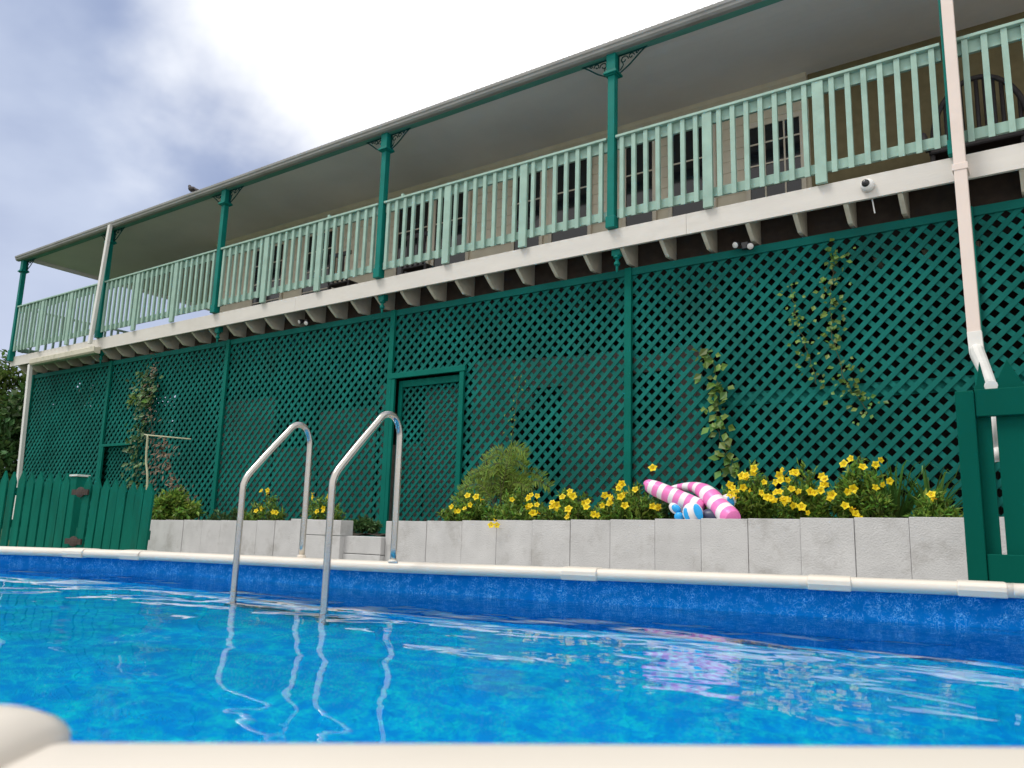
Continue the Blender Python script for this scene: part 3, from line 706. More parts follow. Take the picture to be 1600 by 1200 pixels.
# wicker chair behind the balustrade
cp = at(1545, 180, y=8.55)
ch = thing('wicker_chair', 'dark round backed wicker chair standing on the balcony behind the balusters', 'chair', (cp.x, 8.6, ZFT))
mb = MB(); cx, cyy = cp.x-0.1, 8.75
arcp = [(cx+0.42*math.cos(a), cyy+0.02, ZFT+0.75+0.62*math.sin(a)) for a in np.linspace(-0.3, math.pi+0.3, 22)]
mb.tube(arcp, 0.028, 8)
for k in range(11):
    xx = cx-0.36+0.072*k; h = math.sqrt(max(0.02, 1-((xx-cx)/0.42)**2))*0.62; mb.tube([(xx, cyy+0.02, ZFT+0.42), (xx, cyy+0.03, ZFT+0.75+h)], 0.020, 6)
mb.build('backrest', M_CHAIR, ch, smooth=True)
mb = MB(); mb.box(cx-0.40, cx+0.40, 8.15, 8.74, ZFT+0.36, ZFT+0.44); mb.build('seat', M_CHAIR, ch, bevel=0.02)
for sx in (-1, 1):
    mb = MB(); mb.tube(arc([(cx+sx*0.42, 8.76, ZFT+0.62), (cx+sx*0.46, 8.4, ZFT+0.66), (cx+sx*0.43, 8.16, ZFT+0.56), (cx+sx*0.40, 8.16, ZFT+0.40)], 4), 0.028, 8); mb.build('armrest', M_CHAIR, ch, smooth=True)
    for yy in (8.19, 8.7):
        mb = MB(); mb.tube([(cx+sx*0.37, yy, ZFT-0.004), (cx+sx*0.37, yy, ZFT+0.37)], 0.024, 8); mb.build('leg', M_CHAIR, ch)
# dark outdoor chair farther along
def dining_chair(xc, label):
    t = thing('outdoor_chair', label, 'chair', (xc, 8.6, ZFT), 'dark slatted chairs on the balcony')
    mb = MB(); mb.box(xc-0.24, xc+0.24, 8.3, 8.78, ZFT+0.42, ZFT+0.45); mb.build('seat', M_CHAIR, t, bevel=0.006)
    mb = MB()
    for k in range(5): mb.box(xc-0.22+0.1*k-0.02, xc-0.22+0.1*k+0.02, 8.29, 8.31, ZFT+0.45, ZFT+0.86)
    mb.box(xc-0.24, xc+0.24, 8.285, 8.315, ZFT+0.861, ZFT+0.93); mb.build('backrest', M_CHAIR, t, bevel=0.004)
    for sx in (-1, 1):
        for yy in (8.32, 8.75):
            mb = MB(); mb.box(xc+sx*0.22-0.02, xc+sx*0.22+0.02, yy-0.02, yy+0.02, ZFT-0.004, ZFT+0.42); mb.build('leg', M_CHAIR, t)
dining_chair(at(662, 385, y=8.5).x, 'dark slatted outdoor chair behind the balusters, right of the third post')
dining_chair(at(545, 420, y=8.5).x, 'dark slatted outdoor chair behind the balusters, left of the third post')

# ---------------------------------------------------------------- planter walls
YP = 6.0
def wall_blocks(mb, us, vtop_a, vtop_b, z0, y0=YP, dep=0.19, seed=1):
    rnd = random.Random(seed)
    for a, b in zip(us[:-1], us[1:]):
        xa = at(a, 815, y=y0).x; xb = at(b, 815, y=y0).x
        t = ((a+b)/2-us[0])/(us[-1]-us[0]); z = at((a+b)/2, vtop_a+(vtop_b-vtop_a)*t, y=y0).z
        j = rnd.uniform(-0.004, 0.004)
        mb.box(xa+0.0012, xb-0.0012, y0+j, y0+dep+j, z0, z+rnd.uniform(-0.002, 0.002))
pw1 = thing('planter_wall', 'long grey concrete block planter wall below the yellow flowers', 'planter wall', (-3, 6, GZ))
mb = MB(); ur = [617, 667, 722, 776, 832, 891, 953, 1023, 1095, 1168, 1250, 1334, 1420, 1514, 1620]
wall_blocks(mb, ur, 814.5, 807, GZ); mb.build('block_course', M_BLOCK, pw1, bevel=0.003)
mb = MB(); xa = at(603, 815, y=YP).x; xb = at(617, 815, y=YP).x; mb.box(xa, xb-0.003, YP+0.003, YP+0.9, GZ, at(610, 813, y=YP).z-0.008); mb.build('end_return', M_BLOCK, pw1, bevel=0.006)
pw2 = thing('planter_wall', 'shorter grey concrete block planter wall behind the left ladder rail', 'planter wall', (-8.5, 6, GZ))
mb = MB(); ul = [200, 230, 259, 287, 316, 345, 373, 402, 430, 458]
wall_blocks(mb, ul, 812, 813.5, GZ, seed=4); mb.build('block_course', M_BLOCK, pw2, bevel=0.003)
mb = MB(); xa = at(458, 812, y=5.9).x; xb = at(534, 812, y=5.9).x; zt = at(495, 812, y=5.88).z; zm = at(495, 836, y=5.88).z
mb.box(xa, xa+0.16, 5.87, 6.05, GZ, zt+0.004); mb.box(xa+0.163, xb, 5.89, 6.07, zm+0.002, zt); mb.box(xa+0.163, xb, 5.893, 6.07, GZ, zm-0.002); mb.build('end_pier', M_BLOCK, pw2, bevel=0.006)
pw3 = thing('planter_step', 'low grey block step between the two planter walls', 'planter wall', (-6.2, 5.9, GZ))
mb = MB(); xa = at(535, 838, y=5.95).x+0.004; xb = at(602, 838, y=YP).x-0.006; z1 = at(565, 838, y=5.95).z; z2 = at(565, 866, y=5.95).z
mb.box(xa, xb, 5.95, 6.14, z2+0.003, z1); mb.box(xa-0.002, xb, 5.944, 6.14, GZ, z2-0.003); mb.build('block_course', M_BLOCK, pw3, bevel=0.006)
mb = MB(); rnd = random.Random(9)
def zsoil(x): return np.interp(x, [-10.3, -5.5, -0.5, 0.3], [-0.06, -0.01, 0.08, 0.08])
nx, ny = 60, 8
for i in range(nx+1):
    for j in range(ny+1):
        x = -10.2+10.6*i/nx; y = 6.16+1.56*j/ny; mb.v.append((x, y, zsoil(x)-0.05+rnd.uniform(-0.02, 0.02)))
for i in range(nx):
    for j in range(ny): a = i*(ny+1)+j; mb.f.append((a, a+ny+1, a+ny+2, a+1)); mb.mi.append(0)
mb.build('soil', M_SOIL, kind='structure')

# ---------------------------------------------------------------- plants
def leaf(mb, p, d, L_, w, nrm, mi=0, fold=0.25):
    """a pointed leaf: two halves folded along the midrib"""
    d = d.normalized(); s = d.cross(nrm)
    if s.length < 1e-4: s = d.cross(Vector((0.3, 0.9, 0.2)))
    s.normalize(); n = s.cross(d)
    m_ = p+d*L_*0.45
    k = len(mb.v)
    mb.v += [tuple(p), tuple(m_+s*w*0.5+n*w*fold), tuple(p+d*L_), tuple(m_-s*w*0.5+n*w*fold), tuple(m_)]
    mb.f += [(k, k+4, k+1), (k+4, k+2, k+1), (k, k+3, k+4), (k+4, k+3, k+2)]; mb.mi += [mi]*4
def rv(rnd): return Vector((rnd.gauss(0, 1), rnd.gauss(0, 1), rnd.gauss(0, 1))).normalized()
def flower(c, face, r, shrub, rnd):
    mb = MB(); face = face.normalized(); a = face.cross(Vector((0, 0, 1))).normalized(); b = a.cross(face)
    rot = rnd.uniform(0, 6.28)
    for k in range(5):
        an = rot+k*2*math.pi/5; d = a*math.cos(an)+b*math.sin(an); s = a*-math.sin(an)+b*math.cos(an)
        kk = len(mb.v)
        rr = r*rnd.uniform(0.9, 1.1); back = face*r*rnd.uniform(-0.05, 0.25)
        mb.v += [tuple(c-face*r*0.35+d*r*0.08), tuple(c+d*rr*0.60+s*r*0.46+face*r*0.10), tuple(c+d*rr*0.93+s*r*0.17+back), tuple(c+d*rr*1.10+back), tuple(c+d*rr*0.93-s*r*0.17+back), tuple(c+d*rr*0.60-s*r*0.46+face*r*0.10)]
        mb.f.append((kk, kk+1, kk+2, kk+3, kk+4, kk+5)); mb.mi.append(0)
    mb.tube([c-face*r*1.1, c-face*r*0.35, c-face*r*0.12], [r*0.10, r*0.13, r*0.12], 6, mi=1)
    return mb.build('flower', [M_PETAL, M_PETALC], shrub)
FL = []
for x, y in ((262,608),(305,635),(362,538),(378,595),(415,545),(640,562),(742,552),(798,540),(755,600),(795,595),(770,645),(890,605),(920,598),(955,545),(1020,540),(992,620),(985,672),(1090,585),(1105,610),(1150,655),(1220,535),(1205,600),(1250,585),(1310,490),(1325,465),(1320,545),(1345,600),(1410,500),(1520,365),(1520,605),(1555,610),(510,722),(545,722)):
    FL.append((640+x/4, 640+y/4))
for x, y in ((715,525),(580,610),(620,600),(440,710),(475,745),(590,740),(455,820),(830,680),(1000,600),(960,680),(1015,660),(1150,570),(1190,570),(1140,755),(800,800),(860,850),(910,860),(1005,785),(1060,880),(1100,880),(1255,960)):
    FL.append((1080+x/7.27, 660+y/7.27))
for x, y in ((265,565),(300,640),(248,620),(120,690),(445,508),(505,498),(570,575),(505,605),(400,610),(362,690),(412,728),(765,638),(355,495),(200,625),(260,590)):
    FL.append((1200+x/3, 560+y/3))
for x, y in ((265,500),(295,498),(240,595),(265,585),(320,600),(405,570),(425,568),(505,530),(525,597),(555,595),(583,530)):
    FL.append((320+x/3, 600+y/3))
used = set()
def shrub(u0, u1, vtop, y, label, seed, nst=26, name='flowering_shrub', cat='shrub', vb=812, dark=False, grp='yellow flowered shrubs in the planter', lsize=1.0, dens=1.0):
    rnd = random.Random(seed)
    a = at(u0, vb, y=y); b = at(u1, vb, y=y); cx = (a.x+b.x)/2; hw = abs(b.x-a.x)/2
    zb = float(zsoil(cx))-0.05
    zt = at((u0+u1)/2, vtop, y=y).z; h = zt-zb
    t = thing(name, label, cat, (cx, y, zb), grp)
    fm = MB(); sm = MB()
    for s_ in range(int(nst*dens*1.5)):
        ang = rnd.uniform(0, 6.28); rr = math.sqrt(rnd.random())
        tip = Vector((cx+hw*rr*math.cos(ang), y+min(0.55, hw)*0.75*rr*math.sin(ang), 0))
        prof = (1-0.55*rr**2)*rnd.uniform(0.62, 1.06)
        tip.z = zb+h*prof
        base = Vector((cx+(tip.x-cx)*0.45, y+(tip.y-y)*0.35, zb))
        midp = (base+tip)/2+Vector((rnd.uniform(-.05, .05), rnd.uniform(-.05, .05), 0.05))
        path = arc([base, midp, tip], 5); sm.tube(path, list(np.linspace(0.006, 0.002, len(path))), 4, caps=False)
        nl = rnd.randint(36, 48)
        for k in range(nl):
            f = (0.18+0.82*k/nl)*(len(path)-1); i = min(int(f), len(path)-2); p = path[i].lerp(path[i+1], f-i)
            d = (path[i+1]-path[i]).normalized()*0.4+rv(rnd)*0.9; d.z += 0.15
            p = p+rv(rnd)*0.025
            # compound leaf of small leaflets
            q = p+d.normalized()*0.03
            leaf(fm, p, d, rnd.uniform(0.045, 0.085)*lsize, rnd.uniform(0.016, 0.030)*lsize, (Vector((0, 0, 1))+rv(rnd)*0.7).normalized())
            if rnd.random() < 0.6: leaf(fm, q, d+rv(rnd)*0.7, rnd.uniform(0.03, 0.055)*lsize, rnd.uniform(0.011, 0.02)*lsize, (Vector((0, 0, 1))+rv(rnd)*0.7).normalized())
    fm.build('foliage', M_LEAFD if dark else M_LEAF, t); sm.build('stem', M_STEM, t)
    for i, (u, v) in enumerate(FL):
        if i in used or not (u0-4 <= u < u1+4): continue
        used.add(i)
        yy = y-0.26+rnd.uniform(-0.08, 0.08)
        if v > 812: yy = 5.93
        c = at(u, v, y=yy)
        flower(c, Vector((0.25+rnd.uniform(-.5, .5), -1, 0.25+rnd.uniform(-.4, .5))), rnd.uniform(0.026, 0.038), t, rnd)
        if rnd.random() < 0.6: flower(c+Vector((rnd.uniform(-.05, .05), rnd.uniform(0.0, 0.05), rnd.uniform(-.045, .045))), Vector((rnd.uniform(-1, 1), -0.8, rnd.uniform(-.5, .8))), rnd.uniform(0.022, 0.032), t, rnd)
    return t
shrub(385, 445, 775, 6.55, 'low yellow flowered shrub seen between the two rails of the ladder', 11, 14)
shrub(470, 530, 775, 6.5, 'small yellow flowered shrub just left of the low block step', 12, 9)
shrub(693, 765, 770, 6.5, 'yellow flowered shrub at the left end of the long planter', 13, 24)
shrub(765, 855, 768, 6.5, 'dense yellow flowered shrub below the feathery fern', 14, 34)
shrub(855, 935, 770, 6.5, 'yellow flowered shrub in front of the dark lattice gap, left of the lattice post', 15, 30)
shrub(935, 1030, 757, 6.5, 'yellow flowered shrub touching the left tip of the striped float', 16, 38)
shrub(1130, 1215, 728, 6.5, 'tall yellow flowered shrub just right of the striped float', 17, 44)
shrub(1215, 1300, 732, 6.5, 'wide yellow flowered shrub in the middle of the right flower clump', 18, 40)
shrub(1300, 1395, 722, 6.5, 'yellow flowered shrub leaning into the tall strap leaves', 19, 36)
shrub(1425, 1500, 770, 6.5, 'sparse yellow flowered shrub beside the green gate', 20, 18)
shrub(1000, 1085, 742, 6.9, 'dark leafy shrub standing behind the left half of the striped float', 21, 22, dark=True, name='leafy_shrub', grp='dark leafy shrubs in the planter')
shrub(1085, 1140, 752, 7.0, 'dark leafy shrub without blooms behind the right arm of the float', 22, 16, dark=True, name='leafy_shrub', grp='dark leafy shrubs in the planter')
shrub(540, 590, 812, 6.6, 'low dark leafy plant in the gap above the block step', 23, 12, name='leafy_shrub', dark=True, vb=838, grp='dark leafy shrubs in the planter')
shrub(232, 300, 758, 6.6, 'green leafy shrub between the picket gate and the dry vine', 24, 34, name='leafy_shrub', lsize=1.5, grp=None)
shrub(330, 385, 795, 6.8, 'low dark leafy plant behind the left ladder rail', 25, 9, name='leafy_shrub', dark=True, grp='dark leafy shrubs in the planter')

# feathery fern like plant behind the flowers
rnd = random.Random(31); y = 7.0; c = at(790, 812, y=y); zb = float(zsoil(c.x))-0.05
fern = thing('feathery_fern', 'tall feathery yellow green fern against the lattice', 'fern', (c.x, y, zb))
fm = MB(); sm = MB()
for k in range(34):
    u = rnd.gauss(790, 22); v = rnd.uniform(688, 770)
    v = max(v, 684+abs(u-792)*1.5)
    tip = at(u, v, y=y+rnd.uniform(-.2, .35)); base = Vector((c.x+rnd.uniform(-.12, .12), y+rnd.uniform(-.1, .1), zb))
    bend = Vector((0.20 if u > 790 else -0.20, 0, -0.04))
    path = arc([base, base.lerp(tip, 0.6)+Vector((0, 0, 0.10)), tip, tip+bend+Vector((0, -0.03, -0.03))], 6); sm.tube(path, list(np.linspace(0.005, 0.0015, len(path))), 4, caps=False)
    for i in range(5, len(path)-1):
        d = (path[i+1]-path[i]).normalized(); s_ = d.cross(Vector((0, -1, 0.2))).normalized()
        for sg in (-1, 1):
            for f in (0.0, 0.33, 0.66):
                leaf(fm, path[i].lerp(path[i+1], f), s_*sg+d*0.6+rv(rnd)*0.25, rnd.uniform(0.055, 0.10), 0.014, Vector((0, -1, 0.4)))
fm.build('frond', M_FERN, fern); sm.build('stem', M_STEM, fern)

# strap leaf clump by the right gate
def clump(u, vtop, y, nb, label, seed, spread):
    rnd = random.Random(seed); c = at(u, 810, y=y); zb = float(zsoil(c.x))-0.06; h = at(u, vtop, y=y).z-zb
    t = thing('strap_leaf_plant', label, 'plant', (c.x, y, zb), 'strap leaved plants at the end of the planter'); mb = MB()
    for k in range(nb):
        a = rnd.uniform(0, 6.28); hh = h*rnd.uniform(0.45, 1.05); out_ = spread*rnd.uniform(0.2, 1.0); d = Vector((math.cos(a), math.sin(a)*0.7, 0))
        base = Vector((c.x, y, zb))+d*rnd.uniform(0, 0.06)
        w = rnd.uniform(0.009, 0.016); pts = []
        for i in range(8):
            f = i/7; pts.append(base+d*out_*f**1.8+Vector((0, 0, hh*(f-0.32*rnd.uniform(0.6, 1.2)*f**3))))
        s_ = Vector((-d.y, d.x, 0)); k0 = len(mb.v)
        s_ = (s_+Vector((1, 0, 0))*0.6).normalized()
        for i, p in enumerate(pts):
            ww = w*(1-(i/7)**2)+0.001; mb.v += [tuple(p-s_*ww), tuple(p+s_*ww)]
        for i in range(7): mb.f.append((k0+2*i, k0+2*i+1, k0+2*i+3, k0+2*i+2)); mb.mi.append(0)
    mb.build('leaf_clump', M_GRASS, t)
clump(1400, 655, 6.9, 70, 'tallest strap leaved plant against the right hand lattice', 41, 0.40)
clump(1455, 690, 6.8, 60, 'strap leaved plant with arching leaves beside the green gate', 42, 0.42)
clump(1365, 700, 6.95, 36, 'thin strap leaved plant left of the tallest one', 43, 0.30)

# vines on the lattice
def vine(name, pts, label, seed, m, size, n, y=YL-0.03, wid=0.05, stemm=None, heart=True, grp=None):
    rnd = random.Random(seed); P = [at(u, v, y=y) for u, v in pts]
    t = thing(name, label, 'climbing vine', tuple(P[0]), grp)
    path = arc(P, 8); path = [p+Vector((rnd.uniform(-.015, .015), rnd.uniform(-.01, 0), 0)) for p in path]
    sm = MB(); sm.tube(path, 0.0035, 5, caps=False); sm.build('stem', stemm or M_STEM, t)
    fm = MB()
    for k in range(n):
        p = rnd.choice(path)+Vector((rnd.gauss(0, wid), -rnd.uniform(0, 0.06), rnd.gauss(0, wid)))
        L_ = size*rnd.uniform(0.55, 1.15)
        d = Vector((rnd.uniform(-1, 1), -0.35, rnd.uniform(-1.2, 0.3)))
        nn = Vector((rnd.uniform(-.5, .5), -1, rnd.uniform(0.0, .9)))
        leaf(fm, p, d, L_, L_*(0.75 if heart else 0.4), nn, fold=0.12)
    fm.build('foliage', m, t)
vine('climbing_vine', [(1150, 735), (1128, 690), (1120, 640), (1122, 600), (1105, 545)], 'broad leaved pale vine on the lattice above the striped float', 51, M_VINE, 0.105, 95, wid=0.06)
vine('climbing_vine', [(1352, 640), (1320, 590), (1300, 520), (1300, 450), (1305, 395)], 'thin vine with small leaves climbing the lattice on the right', 52, M_VINE, 0.062, 150, wid=0.075)
vine('climbing_vine', [(1275, 600), (1262, 550), (1245, 500), (1238, 445)], 'short thin vine left of the tall thin one', 53, M_VINE, 0.055, 70, wid=0.055)
vine('climbing_vine', [(800, 690), (806, 640), (815, 585)], 'wisp of leaves climbing above the fern', 54, M_FERN, 0.05, 26, wid=0.05, heart=False)
vine('climbing_vine', [(212, 760), (215, 700), (226, 650), (235, 600), (222, 610)], 'green and brown vine on the far left lattice', 55, M_LEAFD, 0.10, 330, wid=0.17)
vine('climbing_vine', [(205, 625), (222, 618), (240, 622)], 'bright green vine tuft high on the far left lattice', 56, M_VINE, 0.12, 40, wid=0.08)
vine('dry_vine', [(245, 760), (240, 690), (236, 620), (246, 570)], 'dry brown vine hanging beside the green one', 57, M_DEADV, 0.10, 150, wid=0.11, stemm=M_DEADV, heart=False)
vine('dry_vine', [(300, 800), (285, 770), (268, 730), (262, 690)], 'dry brown twiggy vine above the left planter wall', 58, M_DEADV, 0.11, 190, y=7.3, wid=0.13, stemm=M_DEADV, heart=False)

# bamboo stake with a cross arm
p0, p1, p2 = at(230, 758, y=5.4), at(231, 680, y=5.4), at(298, 686, y=5.4)
stk = thing('garden_stake', 'thin pale cane stake with a bent cross arm by the picket gate', 'garden stake', (p0.x, 5.4, GZ))
mb = MB(); mb.tube(arc([(p0.x+0.03, 5.4, GZ), p0, p0.lerp(p1, 0.5)+Vector((-0.03, 0, 0)), p1], 5), 0.013, 7); mb.build('upright', M_CANE, stk, smooth=True)
mb = MB(); mb.tube([p1+Vector((-0.08, 0, 0.012)), p1, p2], [0.008, 0.009, 0.007], 7); mb.build('cross_arm', M_CANE, stk, smooth=True)

# ---------------------------------------------------------------- picket fence and gates
def picket(parent, x, y, z0, z1, w, m, ang=0.0, lean=0.0, name='picket', th=0.018):
    mb = MB(); t = w*0.75
    poly = [(-w/2, z0), (w/2, z0), (w/2+lean, z1-t), (lean, z1), (-w/2+lean, z1-t)]
    mb.prism([(x+a, b) for a, b in poly], 'y', y-th, y)
    return mb.build(name, m, parent, bevel=0.002)
YK = 3.52
pf = thing('picket_fence', 'green picket fence with pointed tops at the far left of the pool', 'picket fence', (at(60, 800, y=YK).x, YK, GZ))
mb = MB(); xa = at(-60, 800, y=YK).x; xb = at(113, 800, y=YK).x
for z in (-0.05, 0.24): mb.box(xa, xb, YK+0.002, YK+0.035, z-0.035, z+0.035)
mb.build('fence_rail', M_FENCE, pf)
rnd = random.Random(8)
us = [-55, -41, -27, -13, 1, 14.5, 29, 43, 57, 71, 85, 98]
for k, u in enumerate(us):
    p = at(u, 800, y=YK); zt = at(u, 736+rnd.uniform(-1.5, 1.5)+max(0, u)*0.03, y=YK).z
    if k > 0: picket(pf, p.x, YK, GZ+0.02, zt, 0.128+rnd.uniform(-.006, .006), M_FENCE, lean=0.02+rnd.uniform(-.008, .008))
p = at(111, 800, y=YK); mb = MB(); zt = at(111, 745, y=YK).z; mb.box(p.x-0.06, p.x+0.045, YK-0.01, YK+0.09, GZ, zt); fp = mb.build('fence_post', M_FENCE, pf, bevel=0.005)
mb = MB(); mb.box(p.x-0.07, p.x+0.06, YK-0.02, YK+0.10, zt+0.001, zt+0.018); mb.build('post_cap', M_CAP, fp, bevel=0.004)
YG = 3.44
pg = thing('picket_gate', 'green picket gate with rusty hinges leaning against the left planter wall', 'picket gate', (at(180, 800, y=YG).x, YG, GZ))
mb = MB(); xa = at(122, 800, y=YG).x; xb = at(232, 800, y=YG).x
for z in (-0.10, 0.20): mb.box(xa, xb, YG+0.002, YG+0.035, z-0.035, z+0.035)
mb.build('gate_rail', M_FENCE, pg)
for u in (131, 145.5, 159.5, 173.5, 187.5, 201.5, 215, 228.5):
    p = at(u, 800, y=YG); zt = at(u, 745+(u-131)*0.115+rnd.uniform(-1.5, 1.5), y=YG).z
    picket(pg, p.x, YG, GZ+0.03, zt, 0.112+rnd.uniform(-.006, .006), M_FENCE, lean=0.03+rnd.uniform(-.01, .01))
for u, v in ((127, 769), (116, 846)):
    p = at(u, v, y=YG-0.02); mb = MB(); mb.ball((p.x, YG-0.028, p.z), 0.05, 12, sc=(1.5, 0.22, 0.85)); mb.box(p.x-0.13, p.x+0.12, YG-0.032, YG-0.0185, p.z-0.022, p.z+0.022); mb.build('hinge', M_RUST, pg, smooth=False)
# green framed gate on the right
YR = 4.7
gx = lambda u, v=750: at(u, v, y=YR).x
gt = thing('timber_gate', 'solid green timber gate with wide pointed pickets at the right edge', 'gate', (-0.3, YR, GZ))
zt = at(1495, 615, y=YR).z; x0 = -0.464
mb = MB(); mb.box(x0, x0+0.085, YR-0.075, YR+0.02, GZ, zt); mb.build('gate_post', M_GATE, gt, bevel=0.005)
xe = 0.55
mb = MB(); mb.box(x0+0.087, xe, YR-0.065, YR-0.030, zt-0.135, zt+0.004); mb.build('top_rail', M_GATE, gt, bevel=0.004)
zb0 = at(1560, 866, y=YR).z; mb = MB(); mb.box(x0+0.087, xe, YR-0.065, YR-0.030, GZ+0.06, zb0); mb.build('bottom_rail', M_GATE, gt, bevel=0.004)
zpk = at(1535, 566, y=YR).z
def wide_picket(xa, xb):
    mb = MB(); c = (xa+xb)/2; t = zpk
    mb.prism([(xa, GZ+0.05), (xb, GZ+0.05), (xb, t-0.14), (xb-0.012, t-0.115), (c, t), (xa+0.012, t-0.115), (xa, t-0.14)], 'y', YR-0.029, YR-0.007); mb.build('picket', M_GATE, gt, bevel=0.003)
xg = at(1551, 640, y=YR-0.02).x; wide_picket(x0+0.084, xg-0.010); wide_picket(xg+0.012, xg+0.146); wide_picket(xg+0.168, xg+0.302); wide_picket(xg+0.324, xg+0.458)

# ---------------------------------------------------------------- striped inflatable
fl = thing('pool_inflatable', 'pink and white striped inflatable pool toy lying on the planter wall', 'pool toy', tuple(at(1085, 808, y=6.15)))
def striped(pts, rad, n_st, name, first=0, endcol=None):
    path = arc(pts, 10); m_ = len(path); nr = len(rad); rr = list(np.interp(np.linspace(0, nr-1, m_), range(nr), rad))
    L_ = [0]
    for a, b in zip(path[:-1], path[1:]): L_.append(L_[-1]+(b-a).length)
    mis = [(int((L_[i]+L_[i+1])/2/L_[-1]*n_st)+first) % 2 for i in range(m_-1)]
    # resample finely so stripe edges are crisp
    mb = MB(); mb.tube(path, rr, 18, mis=mis); return mb.build(name, [M_PINK, M_WHITEV], fl, smooth=True)
f = lambda u, v, y=6.2: at(960+u/5, 660+v/5, y=y)
striped([f(244, 497), f(262, 492), f(330, 520), f(450, 572), f(560, 620), f(650, 655), f(700, 668)], [0.018, 0.052, 0.066, 0.070, 0.072, 0.068, 0.040], 11, 'striped_arm')
striped([f(440, 520, 6.42), f(520, 505, 6.42), f(620, 508, 6.36), f(700, 540, 6.28), f(760, 590, 6.22), f(820, 660, 6.16), f(880, 715, 6.1), f(915, 742, 6.06), f(930, 752, 6.04)], [0.022, 0.03, 0.045, 0.066, 0.076, 0.078, 0.080, 0.072, 0.060], 12, 'striped_arm', 1)
mb = MB(); c = f(612, 706, 6.06); mb.ball(c, 0.085, 20, sc=(1.0, 0.62, 0.95), rot=Matrix.Rotation(R(25), 3, 'Y')); bd = mb.build('white_fin', M_WHITEV, fl, smooth=True)
mb = MB(); mb.ball(f(655, 700, 6.012), 0.068, 20, sc=(0.48, 0.25, 0.98), rot=Matrix.Rotation(R(-22), 3, 'Y')); mb.build('blue_panel', M_BLUEV, bd, smooth=True)
mb = MB(); mb.ball(f(565, 720, 6.02), 0.058, 20, sc=(0.42, 0.25, 0.95), rot=Matrix.Rotation(R(-14), 3, 'Y')); mb.build('blue_panel', M_BLUEV, bd, smooth=True)
mb = MB(); mb.ball(f(478, 672, 6.16), 0.062, 18, sc=(1.0, 0.6, 0.72), rot=Matrix.Rotation(R(35), 3, 'Y')); b2 = mb.build('white_fin', M_WHITEV, fl, smooth=True)
mb = MB(); mb.ball(f(484, 674, 6.13), 0.052, 18, sc=(0.85, 0.45, 0.60), rot=Matrix.Rotation(R(35), 3, 'Y')); mb.build('blue_panel', M_BLUEV, b2, smooth=True)
mb = MB(); mb.ball(f(505, 735, 6.1), 0.045, 16, sc=(0.9, 0.6, 0.8)); mb.build('blue_panel', M_BLUEV, fl, smooth=True)
mb = MB(); mb.ball(f(890, 615, 6.3), 0.065, 18, sc=(1, 0.6, 0.9)); b3 = mb.build('white_fin', M_WHITEV, fl, smooth=True)
mb = MB(); mb.ball(f(908, 618, 6.26), 0.045, 16, sc=(0.6, 0.5, 1.0), rot=Matrix.Rotation(R(-15), 3, 'Y')); mb.build('blue_panel', M_BLUEV, b3, smooth=True)
mb = MB(); mb.ball(f(755, 735, 6.14), 0.085, 18, sc=(1.1, 0.8, 0.72)); mb.build('navy_body', M_NAVY, fl, smooth=True)

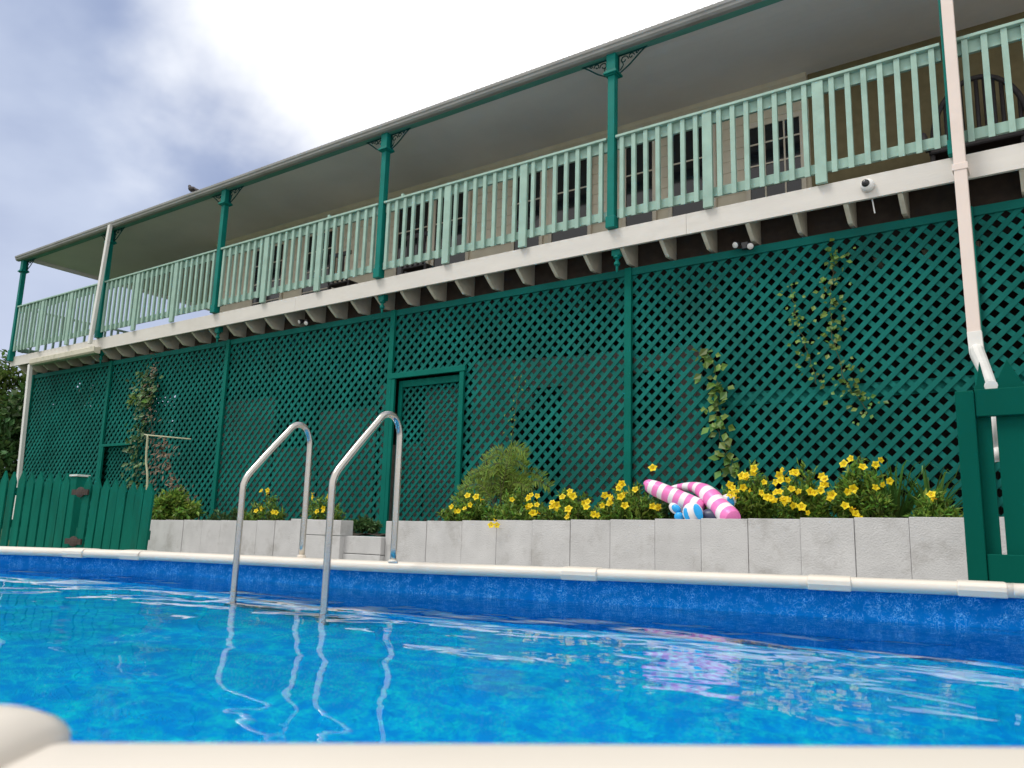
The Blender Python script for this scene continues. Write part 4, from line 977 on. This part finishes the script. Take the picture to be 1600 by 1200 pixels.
# ---------------------------------------------------------------- trees and far plants
def tree(name, base, h, crown_c, crown_r, nl, label, seed, m, size=0.12, nlimb=9):
    rnd = random.Random(seed); base = Vector(base); cc = Vector(crown_c)
    t = thing(name, label, 'tree', tuple(base), None)
    mb = MB(); top = cc; path = arc([base, base.lerp(top, 0.5)+Vector((rnd.uniform(-.15, .15), 0, 0)), top], 6)
    mb.tube(path, list(np.linspace(0.11, 0.03, len(path))), 8); tips = []
    for k in range(nlimb):
        i = rnd.randint(4, len(path)-1); q = path[i]; e = cc+Vector((rnd.uniform(-1, 1)*crown_r[0], rnd.uniform(-1, 1)*crown_r[1], rnd.uniform(-.9, 1)*crown_r[2]))*0.8
        lp = arc([q, q.lerp(e, 0.5)+Vector((0, 0, 0.15)), e], 4); mb.tube(lp, list(np.linspace(0.035, 0.008, len(lp))), 5); tips += lp[3:]
    mb.build('trunk', M_BARK, t, smooth=True)
    fm = MB(); clumps = []
    for k in range(nl//28):
        d = rv(rnd)*rnd.random()**0.4; clumps.append(cc+Vector((d.x*crown_r[0], d.y*crown_r[1], d.z*crown_r[2])))
    clumps += [p for p in tips]
    for k in range(nl):
        p = rnd.choice(clumps)+rv(rnd)*rnd.uniform(0, 0.30)
        d = rv(rnd); d.z -= 0.3
        leaf(fm, p, d, size*rnd.uniform(0.6, 1.2), size*0.45*rnd.uniform(0.7, 1.2), (Vector((0, 0, 1))+rv(rnd)*0.8).normalized())
    fm.build('crown', m, t); return t
tree('broadleaf_tree', (-21.3, 8.6, GZ), 4, (-21.2, 8.6, 2.55), (1.3, 1.2, 1.35), 5200, 'leafy green tree at the left end of the house', 61, M_TREEL, 0.20)
tree('shrubby_tree', (-20.8, 7.6, GZ), 3, (-20.6, 7.6, 0.55), (0.75, 0.8, 0.85), 2000, 'low bushy tree behind the picket fence at the left edge', 62, M_VINE, 0.17, 6)
for k, (x, y, hh) in enumerate(((-18.45, 8.5, 3.2), (-18.7, 10.0, 3.6), (-19.6, 11.3, 3.8))):
    tree('shrubby_tree', (x, y, GZ), hh, (x, y, hh*0.42), (0.55+0.15*k, 0.9, hh*0.60), 6500, ('dark tree pressed against the far left lattice end', 'dark tree glimpsed deep through the far left lattice', 'dark tree behind the left corner of the house')[k], 63+k, M_LEAFD, 0.26, 7)
# far hedge line
rnd = random.Random(77); mb = MB()
for k in range(5200):
    a = rnd.uniform(R(60), R(125)); rr = 46+rnd.uniform(-2, 2); h = 2.2+0.7*math.sin(a*23)+0.5*math.sin(a*57)
    p = Vector((-rr*math.sin(a), rr*math.cos(a), GZ+rnd.random()**0.7*h))
    leaf(mb, p, rv(rnd), 0.7*rnd.uniform(0.6, 1.2), 0.4, rv(rnd))
o = mb.build('far_hedge', M_LEAFD, kind='stuff'); o['label'] = 'distant dark hedge line beyond the house'
